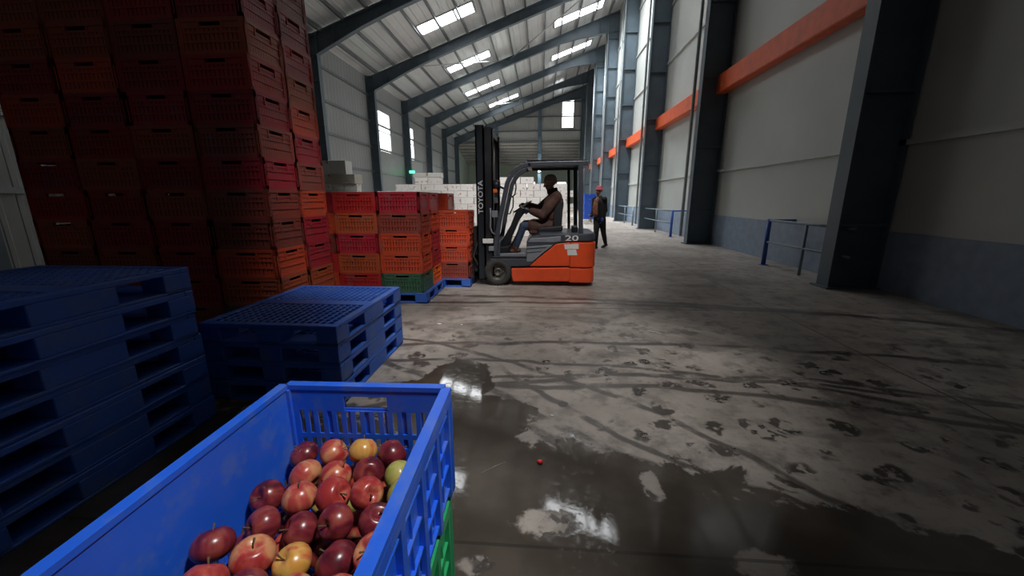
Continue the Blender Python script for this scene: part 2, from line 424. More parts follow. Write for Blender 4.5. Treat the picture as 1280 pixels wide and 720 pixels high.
for xx in (-5.5, -.25):
    c = MB(); hcol(c, xx-.2, xx+.2, YEND-.2, 0, roof_z(xx)-.3, .3); trim(c, mat('light_blue_column', (.13, .20, .27), .45))
# annex
YA = 58.5
a = MB(); a.poly([(WALL_L, YEND, ZB), (WALL_L, YA, 6.1), (WALL_L, YA, 6.18), (WALL_L, YEND, ZB+.08)], (WALL_R-WALL_L, 0, 0)); struct('ceiling_annex', a, M_annex)
for i in range(7):
    y = YEND+.5+i*1.2; z = ZB+(6.1-ZB)*(y-YEND)/(YA-YEND)
    trim(MB().box(WALL_L, WALL_R, y-.05, y+.05, z-.2, z-.02), M_galv)
M_green_wall = mat('pale_green_wall', (.36, .42, .36), .5)
struct('wall_back', MB().box(WALL_L, WALL_R, YA, YA+.1, 0, 6.1), M_green_wall)
struct('wall_annex_right', MB().box(WALL_R, WALL_R+.1, YEND, YA, 0, 8), M_green_wall)
struct('wall_annex_left', MB().box(WALL_L-.1, WALL_L, YEND, YA, 0, 8), M_green_wall)
for (px, w_) in ((662, 1.6), (702, 1.2)):
    q = onY(px, 231, YA-.06); wn += 1
    p = struct('window_%d' % wn, MB().box(q.x-w_/2, q.x+w_/2, YA-.06, YA-.02, q.z-.35, q.z+.35), M_winlight)
    MB().box(q.x-w_/2-.06, q.x+w_/2+.06, YA-.03, YA-.005, q.z-.42, q.z+.42).build('window_frame', M_galv, p)

# ------------------------------------------------------------------ lamps
def flood(px, py, Y, label, power):
    q = onY(px, py, Y)
    t = empty('floodlight', q); tag(t, label, 'lamp', 'floodlights on the end columns')
    MB().lathe([(0, .0), (.20, .0), (.24, -.10), (.13, -.22), (.10, -.34), (0, -.34)], Matrix.Rotation(PI/2, 4, 'X') , 24).build('lamp_housing', M_steel, t)
    MB().lathe([(0, .02), (.12, .02), (.19, .0)], Matrix.Rotation(PI/2, 4, 'X'), 24).build('lamp_lens', emis('flood_lens', (.9, 1, .93), 30), t)
    MB().box(-.03, .03, .2, .36, -.05, .3).build('bracket', M_steel, t)
    l = bpy.data.lights.new('floodlight_glow', 'POINT'); l.energy = power; l.shadow_soft_size = .2; l.color = (.9, 1, .93)
    o = bpy.data.objects.new('floodlight_glow', l); C.objects.link(o); o.parent = t; o.location = (0, -.35, 0)
flood(621, 214, YEND-.75, 'bright round floodlight on the end column just right of the forklift mast', 150)
flood(674, 213, YEND-.75, 'bright round floodlight on the end column seen under the forklift roof', 150)
# fill lamps added out of view to brighten the middle of the aisle
M_added_lens = emis('added_lamp_lens', (1, .97, .92), 6)
M_alu = mat('dull_aluminium', (.5, .5, .5), .35, .9)

ADDED_LAMPS = (  # x, y, z, watts, cone, target, label
    (1.15, .15, 4.4, 520, 28, (-.28, .75, .7), 'over the blue apple crate'),
    (.15, 3.2, 5.4, 560, 46, (.1, 3.3, 0), 'over the wet part of the floor'),
    (-.3, 1.5, 5.6, 680, 34, (-1.6, 4.6, .6), 'tilted at the five-high crate stack'),
    (.6, 2.2, 6.0, 900, 36, (.05, 6.4, .8), 'tilted at the forklift'),
    (-1.6, 7.6, 6.6, 1700, 62, (-2.6, 15, 1.2), 'tilted at the left part of the carton wall'),
    (1.6, 8.6, 6.6, 900, 62, (.9, 15, .8), 'tilted at the right part of the carton wall'))
for i, (x, y, z, en, ang, tg, lab) in enumerate(ADDED_LAMPS):
    t = empty('added_fill_lamp', (x, y, z)); tag(t, 'added round hanging fill lamp ' + lab, 'lamp', 'added fill lamps over the aisle')
    d = Vector(tg)-Vector((x, y, z)); Q = d.to_track_quat('-Z', 'Y'); QM = Q.to_matrix().to_4x4()
    MB().lathe([(0, .36), (.06, .34), (.10, .30), (.12, .16), (.24, .02), (.25, 0), (.235, .0), (.11, .14), (0, .15)], QM, 28).build('added_lamp_shade', M_alu, t)
    MB().lathe([(0, .06), (.13, .06), (.13, .09), (0, .09)], QM, 24).build('lamp_lens', M_added_lens, t)
    top = QM @ Vector((0, 0, .34))
    MB().tube([top, (top.x, top.y, roof_z(x+top.x)-z-.02)], .012, 6).build('added_lamp_cable', M_steel, t)
    l = bpy.data.lights.new('added_lamp_beam', 'SPOT'); l.energy = en; l.spot_size = math.radians(ang); l.spot_blend = .6; l.shadow_soft_size = .2; l.color = (1, .98, .95)
    o = bpy.data.objects.new('added_lamp_beam', l); C.objects.link(o); o.parent = t; o.location = QM @ Vector((0, 0, .03)); o.rotation_euler = Q.to_euler()
q = onY(543, 215, NF[3]+.0); q = Vector((XL+.3, NF[4]-.35, 2.9))
t = empty('exit_indicator_light', Vector((XL+.30, NF[5]+.0, onY(543, 215, NF[5]).z))); tag(t, 'small green lit indicator box high on a left wall column', 'light')
MB().box(-.05, .03, -.25, .25, -.13, .13).build('light_box', M_steel, t)
MB().box(-.2, .2, -.27, -.25, -.1, .1).build('lit_face', emis('green_face', (.05, 1, .35), 5), t)

# ------------------------------------------------------------------ plastics
def plastic(name, col, dirt=(.16, .13, .12), amt=.35, rough=.42, ov=.12): return mat(name, col, rough, var=.08, scale=3, dirt=dirt, dirt_amt=amt, dirt_scale=5, objvar=ov)
P_blue = plastic('blue_plastic', (.018, .105, .62), (.10, .16, .36), .45)
P_blue2 = plastic('dusty_blue_plastic', (.030, .12, .52), (.13, .18, .32), .6, .5)
CRATE = {'red': plastic('red_crate', (.42, .022, .020)), 'crimson': plastic('crimson_crate', (.36, .020, .035)),
      'orange': plastic('orange_crate', (.55, .070, .028)), 'brown-orange': plastic('brown_orange_crate', (.40, .075, .028)),
      'brownish red': plastic('brownish_red_crate', (.26, .050, .035)), 'green': plastic('green_crate', (.045, .13, .075)),
      'bright orange': plastic('bright_orange_crate', (.80, .14, .02))}
P_green = plastic('bright_green_plastic', (.02, .33, .12), (.05, .2, .1), .4)

# ------------------------------------------------------------------ stacked field crates (each crate one moulded piece)
CW, CD, CH = .585, .475, .272
def crate_mb():
    m = MB(); w_, d, h = CW/2, CD/2, CH
    def wall(L, M):
        # local: x along the wall, y outward = 0 face, z up
        m.box(-L, L, -.030, .0, h-.030, h, M)                       # rim
        m.box(-L, L, -.012, -.002, 0.0, .022, M)                    # foot band
        m.box(-L, L, -.024, -.004, .088, .104, M); m.box(-L, L, -.024, -.004, .156, .172, M)   # ribs
        m.box(-L, L, -.020, -.008, .022, .034, M)
        n = 14
        for i in range(n+1):
            x = -L+.012+(2*L-.024)*i/n
            m.box(x-.0155, x+.0155, -.020, -.010, .03, .215, M)       # slats
        hw = .10
        for a, b in ((-L, -hw), (hw, L)): m.box(a, b, -.022, -.006, .195, h-.03, M)           # solid band with the hand hole left open
        for x in (-hw, hw): m.box(x-.007, x+.007, -.026, .0, .172, h-.03, M)
        m.box(-hw, hw, -.022, -.006, .195, .212, M)
        for x in (-L+.02, L-.02): m.box(x-.02, x+.02, -.034, -.0, 0, h-.03, M)  # corner posts
    for s in (1, -1):
        Ml = Matrix.Translation((0, s*d, 0)) @ Matrix.Rotation(0 if s > 0 else PI, 4, 'Z'); wall(w_, Ml)
        Ms = Matrix.Translation((s*w_, 0, 0)) @ Matrix.Rotation(-PI/2 if s > 0 else PI/2, 4, 'Z'); wall(d, Ms)
    m.box(-w_+.02, w_-.02, -d+.02, d-.02, .004, .012)
    m.box(-w_+.028, w_-.028, -d+.028, d-.028, .012, .20)            # the load inside reads as solid fill behind the slats
    return m
crate_proto = {}
ORD = ['bottom', 'second from the bottom', 'third from the bottom', 'fourth from the bottom', 'fifth from the bottom', 'sixth from the bottom', 'seventh from the bottom', 'eighth from the bottom', 'ninth from the bottom', 'tenth from the bottom', 'eleventh from the bottom', 'twelfth from the bottom']
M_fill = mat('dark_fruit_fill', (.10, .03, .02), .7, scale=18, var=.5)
def crate(col, x, y, z, label, group, jit=.003):
    if col not in crate_proto:
        m = crate_mb(); bm = m.bm; bm.faces.ensure_lookup_table()
        for f in bm.faces[-6:]: f.material_index = 1
        o = m.build('plastic_crate', [CRATE[col], M_fill]); crate_proto[col] = o
    else:
        o = crate_proto[col].copy(); C.objects.link(o)
    o.location = (x+random.uniform(-jit, jit), y+random.uniform(-jit, jit), z); o.rotation_euler = (0, 0, random.uniform(-.004, .004))
    tag(o, label, 'crate', group); return o

# ------------------------------------------------------------------ pallets
PH = .145
def pallet_mb(W=1.0, L=1.2):
    m = MB(); w_, l = W/2, L/2; t = PH
    e = .055
    for (x0, x1, y0, y1) in ((-w_, w_, -l, -l+e), (-w_, w_, l-e, l), (-w_, -w_+e, -l+e, l-e), (w_-e, w_, -l+e, l-e)):
        m.box(x0, x1, y0, y1, t-.030, t)
    n = 17
    for i in range(1, n):
        x = -w_+e+(W-2*e)*i/n; m.box(x-.006, x+.006, -l+e, l-e, t-.026, t-.002)
    n = 20
    for i in range(1, n):
        y = -l+e+(L-2*e)*i/n; m.box(-w_+e, w_-e, y-.006, y+.006, t-.026, t-.003)
    for y in (0,): m.box(-w_+e, w_-e, y-.06, y+.06, t-.03, t)
    bx = (.15, .16, .15); by = (.17, .36, .17)
    xs = (-w_+.075, 0, w_-.075); ys_ = (-l+.085, 0, l-.085)
    for i in range(3):
        for j in range(3):
            m.box(xs[i]-bx[i]/2, xs[i]+bx[i]/2, ys_[j]-by[j]/2, ys_[j]+by[j]/2, .018, t-.030)
    for i in range(3): m.box(xs[i]-bx[i]/2, xs[i]+bx[i]/2, -l, l, 0, .018)
    for j in (0, 2): m.box(-w_, w_, ys_[j]-by[j]/2, ys_[j]+by[j]/2, 0, .018)
    return m
pal_proto = None
def pallet(x, y, z, label, group=None, rz=0):
    global pal_proto
    if pal_proto is None:
        pal_proto = pallet_mb().build('plastic_pallet', P_blue2, bevel=.004); o = pal_proto
    else: o = pal_proto.copy(); C.objects.link(o)
    if 'group' in o: del o['group']
    o.location = (x, y, z); o.rotation_euler = (0, 0, rz); tag(o, label, 'pallet', group); return o
U4 = ['lowest', 'second lowest', 'second highest', 'topmost']
for k in range(4):
    pallet(-1.865+random.uniform(-.008, .008), 2.98+random.uniform(-.01, .01), k*PH, U4[k]+' blue plastic pallet in the low stack in front of the red crates', 'empty pallets in the low stack', random.uniform(-.006, .006))
U7 = ['lowest', 'second from the floor', 'third from the floor', 'fourth from the floor', 'third from the top', 'second from the top', 'topmost']
for k in range(7):
    pallet(-2.66+random.uniform(-.01, .01), 1.58+random.uniform(-.012, .012), k*PH, 'blue plastic pallet, '+U7[k]+' in the tall stack nearest the left edge', 'empty pallets in the near tall stack', random.uniform(-.008, .008))

# stack of crates in front of the forklift (five high)
XS = -1.59-CW/2
pallet(-2.15, 5.53, 0, 'blue pallet carrying the five-high crate stack with the green bottom crate', None, PI/2)
pallet(-3.38, 5.53, 0, 'blue pallet carrying the five-high crates left of the green crate stack', None, PI/2)
cols1 = {0: ['green', 'orange', 'orange', 'brownish red', 'crimson'], 1: ['red', 'brown-orange', 'crimson', 'brown-orange', 'red'], 2: ['orange', 'red', 'brownish red', 'orange', 'crimson'], 3: ['red', 'brown-orange', 'orange', 'crimson', 'red']}
side1 = ['bright orange', 'crimson', 'crimson', 'orange', 'crimson']
CN = ['right-hand', 'second', 'third', 'fourth', 'fifth', 'sixth']
for c in range(4):
    for k in range(5):
        crate(cols1[c][k], XS-c*(CW+.012), 5.05+CD/2, PH+k*CH, '%s crate, %s, %s front column of the five-high stack' % (cols1[c][k], ORD[k], CN[c]), 'crates on the five-high stack by the forklift')
for c in range(2):
    for k in range(5):
        cc = side1[k] if c == 0 else cols1[2][k]
        if c == 1 and k < 4: continue
        crate(cc, XS-c*(CW+.012), 5.05+CD*1.5+.012, PH+k*CH, '%s crate, %s, rear %s column of the five-high stack' % (cc, ORD[k], CN[c]), 'crates on the five-high stack by the forklift')
# pallet the forklift is carrying
PZ = .0
pallet(-1.63, 6.66, PZ, 'blue pallet on the forks, carrying the four-high orange crates', None)
cols2 = ['brown-orange', 'orange', 'brown-orange', 'orange']
for k in range(4):
    crate(['brownish red', 'orange', 'orange', 'orange'][k], -1.13-CW/2, 6.06+CD/2, PZ+PH+k*CH, '%s crate, %s in the four-high column against the mast' % (['brownish red', 'orange', 'orange', 'orange'][k], ORD[k]), 'crates on the forklift pallet')
for k in range(5):
    cc = ['orange', 'brown-orange', 'orange', 'red', 'orange'][k]
    crate(cc, -1.13-CW*1.5+.14, 6.06+CD*1.5+.02, PZ+PH+k*CH, '%s crate, %s in the column behind the four-high crates' % (cc, ORD[k]), 'crates on the forklift pallet')
# tall stacks on the left, ten to twelve high
XT = -2.44-CW/2; YT = 3.36
for p_ in range(2):
    pallet(-2.96-p_*1.22, YT+.5, 0, ('blue pallet under the right-hand columns', 'blue pallet under the left-hand columns')[p_]+' of the tall red crate stack', None)
pal = ['red', 'brown-orange', 'crimson', 'orange', 'brownish red', 'crimson', 'brown-orange']
tc0 = ['green', 'brown-orange', 'orange', 'brownish red', 'brownish red', 'crimson', 'brownish red', 'crimson', 'red', 'brown-orange', 'crimson', 'red']
rs = random.Random(5)
for c in range(4):
    for k in range(12):
        cc = tc0[k] if c == 0 else rs.choice(pal)
        crate(cc, XT-c*(CW+.012), YT+CD/2, PH+k*CH, '%s crate, %s, %s front column of the tall left stack' % (cc, ORD[k], CN[c]), 'crates in the tall left stack')
for k in range(12):
    cc = ['bright orange', 'brown-orange', 'crimson', 'crimson', 'orange', 'brownish red', 'crimson', 'orange', 'brown-orange', 'red', 'crimson', 'brownish red'][k]
    crate(cc, XT, YT+CD*1.5+.012, PH+k*CH, '%s crate, %s, rear column of the tall left stack' % (cc, ORD[k]), 'crates in the tall left stack')

# ------------------------------------------------------------------ cartons
def carton_mat():
    m = mat('white_carton', (.78, .76, .74), .6, var=.05, scale=2, objvar=.08); nt = m.node_tree; N = nt.nodes; L = nt.links; b = N['Principled BSDF']
    base = b.inputs['Base Color'].links[0].from_socket
    tc = N.new('ShaderNodeTexCoord'); sp = N.new('ShaderNodeSeparateXYZ'); L.new(tc.outputs['Object'], sp.inputs[0])
    oi = N.new('ShaderNodeObjectInfo'); mm = N.new('ShaderNodeVectorMath'); mm.operation = 'ADD'
    k = N.new('ShaderNodeMath'); k.operation = 'MULTIPLY'; k.inputs[1].default_value = 30; L.new(oi.outputs['Random'], k.inputs[0])
    L.new(tc.outputs['Object'], mm.inputs[0]); L.new(k.outputs[0], mm.inputs[1])
    n = N.new('ShaderNodeTexNoise'); n.inputs['Scale'].default_value = 9; n.inputs['Detail'].default_value = 3; L.new(mm.outputs[0], n.inputs['Vector'])
    st = N.new('ShaderNodeMapRange'); st.inputs['From Min'].default_value = .57; st.inputs['From Max'].default_value = .63; L.new(n.outputs['Fac'], st.inputs['Value'])
    zz = N.new('ShaderNodeMath'); zz.operation = 'COMPARE'; zz.inputs[1].default_value = .11; zz.inputs[2].default_value = .055; L.new(sp.outputs[2], zz.inputs[0])
    ml = N.new('ShaderNodeMath'); ml.operation = 'MULTIPLY'; L.new(st.outputs[0], ml.inputs[0]); L.new(zz.outputs[0], ml.inputs[1])
    m2 = N.new('ShaderNodeMath'); m2.operation = 'MULTIPLY'; m2.inputs[1].default_value = .75; L.new(ml.outputs[0], m2.inputs[0])
    mx = N.new('ShaderNodeMixRGB'); L.new(m2.outputs[0], mx.inputs[0]); L.new(base, mx.inputs[1]); mx.inputs[2].default_value = (.50, .24, .20, 1)
    L.new(mx.outputs[0], b.inputs['Base Color']); return m
M_carton = carton_mat(); M_tape = mat('brown_carton_tape', (.30, .20, .13), .35)
KW, KD, KH = .482, .36, .243
def carton_obj(w_=KW, d=KD, h=KH, m=M_carton):
    b = MB(); b.box(-w_/2, w_/2, -d/2, d/2, 0.0, h-.012); b.box(-w_/2+.001, w_/2-.001, -d/2+.001, -.001, h-.012, h-.006); b.box(-w_/2+.001, w_/2-.001, .001, d/2-.001, h-.012, h-.006)
    b.mi = 1; b.box(-w_/2-.0015, w_/2+.0015, -.025, .025, h-.07, h-.004)
    return b.build('carton', [m, M_tape], bevel=.008)
cp = carton_obj(); first = True
YC = 15.0
def carton(x, y, z, label, group, rz=0.0):
    global first
    if first: o = cp; first = False
    else: o = cp.copy(); C.objects.link(o)
    o.location = (x+random.uniform(-.004, .004), y+random.uniform(-.012, .012), z); o.rotation_euler = (0, 0, rz+random.uniform(-.008, .008)); tag(o, label, 'carton', group)
GC = 'cartons in the long white wall'
for k in range(8):
    x0 = -6.05 + (.24 if k % 2 else 0)
    n = 15 - (k % 2)
    for i in range(n):
        x = x0+i*.502
        if k == 7 and x < -5.5: continue
        carton(x, YC, k*KH, 'white fruit carton with faint red print in the long wall of cartons behind the forklift', GC)
for i in range(15):
    x = -6.05+i*.502
    if i in (3, 4, 9, 10, 11): carton(x, YC, 8*KH, 'white fruit carton lying on top of the long carton wall', 'loose cartons on top of the carton wall')
# the raised cartons further back on the left
M_wc = mat('plain_white_carton', (.60, .60, .57), .6, var=.05); M_bc = mat('beige_carton', (.44, .41, .36), .6, var=.06)
def big_carton(x, y, z, w_, d, h, m, label):
    b = MB(); b.box(-w_/2, w_/2, -d/2, d/2, 0, h); b.mi = 1; b.box(-.04, .04, -d/2-.002, d/2+.002, h-.12, h+.002); o = b.build('carton', [m, M_tape], bevel=.01, loc=(x, y, z)); tag(o, label, 'carton'); return o
def pile(x0, x1, y, n, dz, label, grp):
    k = 0
    nx = max(1, round((x1-x0)/.52))
    for i in range(nx):
        for j in range(n):
            carton(x0+.25+i*.502, y, j*KH, label, grp)
big_carton(-7.65, 14.2, 8*KH, 1.9, .6, .33, M_bc, 'low wide beige carton under the white one, above the crates at the far left')
big_carton(-7.7, 14.2, 8*KH+.33, 1.35, .5, .48, M_wc, 'tall white carton with faint print, topmost at the far left of the carton area')
pile(-8.7, -6.6, 14.2, 8, 0, 'white fruit carton in the left block carrying the beige carton', 'cartons in the left block')
big_carton(-4.3, 15.0, 9*KH, 1.05, .4, .17, M_wc, 'long white carton lying highest on the carton wall, left of the mast')
# blue crates beside the walking person
for k in range(5):
    m = crate_mb() if k == 0 else None
    if k == 0: bc = m.build('plastic_crate', P_blue, loc=(2.68, 22, .0)); o = bc
    else: o = bc.copy(); C.objects.link(o)
    o.location = (2.68+.02*(k % 2), 22, .28+k*CH); o.scale = (1.1, 1.1, 1)
    tag(o, 'bright blue plastic crate, %s in the far stack beside the walking person' % ORD[k], 'crate', 'far blue crates')
big_carton(2.66, 21.9, 0, .62, .5, .278, M_wc, 'white carton on the floor under the far stack of blue crates')

# ------------------------------------------------------------------ guard rails along the right wall
M_railblue = mat('blue_rail_paint', (.03, .09, .38), .4); M_railgrey = mat('grey_rail_paint', (.17, .22, .26), .4)
def rail(y0, y1, x, mpost, label, xw):
    t = empty('guard_rail', (x, y0, 0)); tag(t, label, 'guard rail', None)
    L = y1-y0
    p = MB().tube([(0, 0, 0), (0, 0, .98)], .045, 14); p.lathe([(.09, 0), (.09, .012), (.05, .014)], Matrix(), 16); p.build('post', mpost, t)
    MB().tube([(0, .02, .95), (0, L, .95)], .026, 10).build('top_rail', M_railgrey, t)
    MB().tube([(0, .02, .50), (0, L, .50)], .022, 10).build('middle_rail', M_railgrey, t)
    MB().tube([(0, L*.52, 0), (0, L*.52, .95)], .026, 10).build('post', M_railgrey, t)
    MB().tube([(0, .0, .95), (xw-x, .0, .95)], .024, 10).build('return_rail', mpost, t)
rail(14.75, NF[3]-.14, 4.82, M_railblue, 'blue post guard rail in front of the column near the orange beam end', WALL_R)
rail(20.8, NF[4]-.14, 4.80, M_railgrey, 'grey guard rail further back along the white right wall', WALL_R)
rail(8.6, NF[1]-.14, 4.82, M_railblue, 'blue post guard rail before the wide dark column right of centre', WALL_R)
rail(2.7, NF[0]-.14, 4.82, M_railblue, 'blue post guard rail nearest the camera by the right wall', WALL_R)
#@@FORK
# ------------------------------------------------------------------ forklift (side on, mast to the left)
FX, FY = .2, 6.75
fk = empty('forklift', (FX, FY, 0)); tag(fk, 'orange and dark grey forklift seen side on, lifting a pallet of orange crates', 'forklift')
YN, YF = 6.2, 7.3
def P(cx, cy, Y=YN, Yv=None):
    """profile point: read on the near side plane, placed at depth Y (local coordinates)"""
    q = onY(590+cx/3.6, 180+cy/3.6, YN if Yv is None else Yv); return Vector((q.x-FX, Y-FY, q.z))
M_fo = mat('forklift_orange', (.80, .085, .022), .32, var=.04, scale=2, dirt=(.35, .07, .03), dirt_amt=.35, dirt_scale=3)
M_fg = mat('forklift_dark_grey', (.055, .062, .078), .4, var=.08)
M_fm = mat('mast_black_steel', (.016, .017, .022), .45, .3, var=.2, dirt=(.05, .045, .04), dirt_amt=.5)
M_rub = mat('tyre_rubber', (.035, .032, .030), .8, var=.2, scale=8, dirt=(.11, .09, .07), dirt_amt=.6)
M_rim = mat('wheel_rim_grey', (.12, .115, .105), .5, .3, dirt=(.05, .04, .03), dirt_amt=.5)
M_slv = mat('silver_grey_panel', (.25, .27, .30), .35, .2, var=.1)
M_seat = mat('black_vinyl', (.018, .018, .022), .5)
M_white = mat('white_decal', (.75, .74, .72), .5, var=.04)
def prof(pts, name, m, y0=YN, y1=YF, bevel=.012, parent=fk, seg=2):
    return MB().poly([P(a, b, y0) for a, b in pts], (0, y1-y0, 0)).build(name, m, parent, bevel, seg)
IN = .012
# lower chassis in orange, upper wedge in orange
prof([(175, 560), (440, 556), (440, 619), (183, 619)], 'side_skirt', M_fo, bevel=.015)
prof([(258, 550), (292, 519), (378, 450), (440, 443), (440, 550)], 'battery_side_door', M_fo, y0=YN, bevel=.012)
# counterweight, rounded in plan
def counterweight(z0, z1, x0, x1, rad, name, inset=0, m=M_fo, bev=.02):
    pts = []; ya, yb = YN-FY+inset, YF-FY-inset; x1 -= inset
    pts.append((x0, ya)); 
    for i in range(9):
        a = -PI/2+PI/2*i/8; pts.append((x1-rad+rad*math.cos(a), ya+rad+rad*math.sin(a)))
    for i in range(9):
        a = PI/2*i/8; pts.append((x1-rad+rad*math.cos(a), yb-rad+rad*math.sin(a)))
    pts.append((x0, yb))
    return MB().poly([(x, y, z0) for x, y in pts], (0, 0, z1-z0)).build(name, m, fk, bev, 3)
zx = lambda cy: P(0, cy).z
xx_ = lambda cx: P(cx, 500).x
xr = xx_(560)
cwt = counterweight(zx(619), zx(556), xx_(441), xr-.01, .16, 'lower_counterweight')
cw2 = counterweight(zx(552), zx(441), xx_(441), xr, .18, 'counterweight')
counterweight(zx(600), zx(560), xx_(200), xr-.06, .1, 'chassis_core', .05, M_fm, 0)
hood = counterweight(zx(437), zx(400), xx_(300), xr-.005, .18, 'rear_hood', .005, M_fg, .035)
# grey body: step, battery cover frame
prof([(80, 516), (245, 516), (245, 440), (262, 420), (300, 412), (440, 405), (440, 441), (376, 447), (289, 517), (256, 549), (150, 553), (80, 527)], 'body_frame', M_fg, y0=YN+.006, y1=YF-.006)
prof([(246, 462), (340, 455), (364, 455), (300, 505), (272, 530), (246, 530)], 'silver_cover', M_slv, y0=YN-.006, y1=YN+.03, bevel=.006)
prof([(262, 425), (400, 416), (400, 436), (372, 442), (250, 442)], 'silver_trim', M_slv, y0=YN-.004, y1=YN+.02, bevel=.005)
for yy in (470, 488): prof([(246, yy), (335-(yy-470)*1.3, yy-6), (335-(yy-470)*1.3, yy-3), (246, yy+4)], 'panel_groove', M_fm, y0=YN-.009, y1=YN, bevel=0)
prof([(125, 494), (243, 490), (243, 514), (125, 514)], 'step_recess_panel', M_slv, y0=YN+.03, y1=YN+.06, bevel=.004)
prof([(88, 505), (245, 505), (245, 516), (88, 516)], 'foot_step', M_fm, y0=YN-.0, y1=YF)
prof([(95, 440), (125, 440), (125, 516), (95, 516)], 'front_cowl', M_fg, y0=YN+.08, y1=YF-.08)
# writing on the hood and side
def side_M(cx, cy, Y, rot=0):
    p = P(cx, cy, Y); return Matrix.Translation(p) @ Matrix.Rotation(PI/2, 4, 'X') @ Matrix.Rotation(rot, 4, 'Z')
sx = Matrix.Diagonal((1.9, 1.05, 1, 1))
text_mesh('20', .115, M_white, 'number_decal', fk, side_M(449, 425, YN-.004) @ sx, .0025)
prof([(415, 452), (480, 450), (480, 472), (418, 474)], 'label_sticker', M_white, y0=YN-.003, y1=YN+.01, bevel=0)
prof([(428, 476), (468, 475), (474, 500), (430, 501)], 'label_sticker', M_white, y0=YN-.003, y1=YN+.01, bevel=0)
# wheels
def wheel(cx, cz, Y, R, W, nm):
    w_ = empty(nm, (cx, Y-FY, cz)); w_.parent = fk
    MR = Matrix.Rotation(PI/2, 4, 'X')
    prof_ = [(R*.58, -W/2), (R*.86, -W/2), (R*.97, -W/2+.02), (R, -W/2+.05), (R, W/2-.05), (R*.97, W/2-.02), (R*.86, W/2), (R*.58, W/2), (R*.58, -W/2)]
    t = MB(); t.lathe(prof_, MR, 44)
    for i in range(26):
        a = 2*PI*i/26
        t.box(-.012, .012, -W/2+.01, W/2-.01, R-.006, R+.004, Matrix.Rotation(a, 4, 'Y'))
    t.build('tyre', M_rub, w_)
    r = MB(); r.lathe([(0, W/2-.04), (R*.18, W/2-.04), (R*.2, W/2-.02), (R*.27, W/2-.02), (R*.30, W/2-.05), (R*.50, W/2-.05), (R*.55, W/2-.005), (R*.6, W/2-.005), (R*.6, -W/2+.005), (0, -W/2+.005)], MR, 36)
    for i in range(6):
        a = 2*PI*i/6; r.lathe([(0, W/2-.03), (.011, W/2-.03), (.011, W/2-.06)], MR @ Matrix.Translation((R*.4*math.cos(a), R*.4*math.sin(a), 0)), 8)
    r.build('rim', M_rim, w_)
pw = P(116, 588); Rw = .222
wheel(pw.x, Rw+.004, YN+.07, Rw, .15, 'wheel'); wheel(pw.x, Rw+.004, YF-.07, Rw, .15, 'wheel')
wheel(xx_(430), .19, FY, .186, .26, 'rear_wheel')
MB().poly([P(58, 560, YN+.01), P(70, 530, YN+.01), P(110, 518, YN+.01), P(150, 526, YN+.01), P(178, 560, YN+.01), P(170, 562, YN+.01), P(146, 534, YN+.01), P(112, 527, YN+.01), P(76, 538, YN+.01), P(66, 562, YN+.01)], (0, .16, 0)).build('mudguard', M_fg, fk)
# overhead guard
def pillar(path, Y, rad_w, name, m=M_fg):
    b = MB(); pts = [P(a, c, Y, YN) for a, c in path]
    for a, c in zip(pts, pts[1:]):
        e = (c-a).normalized()*.012; b.beam(a-e, c+e, .07, rad_w, up=(0, 1, 0)) if False else b.beam(a-e, c+e, rad_w, .07, up=(0, 1, 0))
    return b.build(name, m, fk, .012, 2)
front = [(98, 520), (108, 440), (122, 350), (140, 262), (158, 175), (172, 145), (195, 116), (225, 98), (262, 90)]
for Y in (YN+.06, YF-.06): pillar(front, Y, .075, 'front_pillar')
for Y in (YN+.06, YF-.06): pillar([(491, 402), (491, 92)], Y, .072, 'rear_pillar')
pillar([(455, 402), (455, 100)], YF-.12, .05, 'inner_post', M_fm)
ro = MB()
for Y in (YN+.06, YF-.06): ro.beam(P(250, 90, Y), P(518, 84, Y), .07, .075)
ro.beam(P(515, 84, YN+.03), P(515, 84, YF-.03), .07, .07); ro.beam(P(255, 90, YN+.03), P(255, 90, YF-.03), .07, .07)
ro.build('roof_frame', M_fg, fk, .012, 2)
rb = MB()
for i in range(7):
    Y = YN+.17+i*.127; rb.beam(P(250, 84, Y), P(515, 78, Y), .03, .04)
rb.build('roof_bars', M_fg, fk)
MB().box(*sorted((P(240, 0).x, P(520, 0).x)), -.53, .53, zx(76), zx(73)).build('roof_cover', mat('smoked_roof_cover', (.10, .11, .13), .25), fk, .004)
# mast
ma = MB()
zt, zb = zx(-88), .07
def chan(b, cx0, cx1, Y0_, w_, z0, z1, face=1):
    x0, x1 = xx_(cx0), xx_(cx1); y0 = Y0_-FY
    b.box(x0, x1, y0, y0+w_*.3 if face > 0 else y0+w_*.3, z0, z1)
    b.box(x0, x0+.025, y0, y0+w_, z0, z1); b.box(x1-.025, x1, y0, y0+w_, z0, z1)
for (Ya) in (YN+.02, YF-.14):
    m_ = MB(); chan(m_, 58, 98, Ya, .12, zb, zt-.06); m_.box(xx_(22), xx_(98), Ya-FY+.10, Ya-FY+.115, zb, zt-.03); m_.build('outer_mast_rail', M_fm, fk, .004)
    m_ = MB(); chan(m_, 24, 60, Ya+.012, .10, zb+.04, zt); m_.build('inner_mast_rail', mat('mast_dark_grey', (.026, .030, .038), .4, .4), fk, .004)
cr = MB()
for z in (zt-.08, zt*.55, .35): cr.box(xx_(62), xx_(92), YN+.05-FY, YF-.05-FY, z-.05, z+.05)
cr.box(xx_(26), xx_(58), YN+.05-FY, YF-.05-FY, zt-.06, zt)
cr.build('mast_crossbar', M_fm, fk, .006)
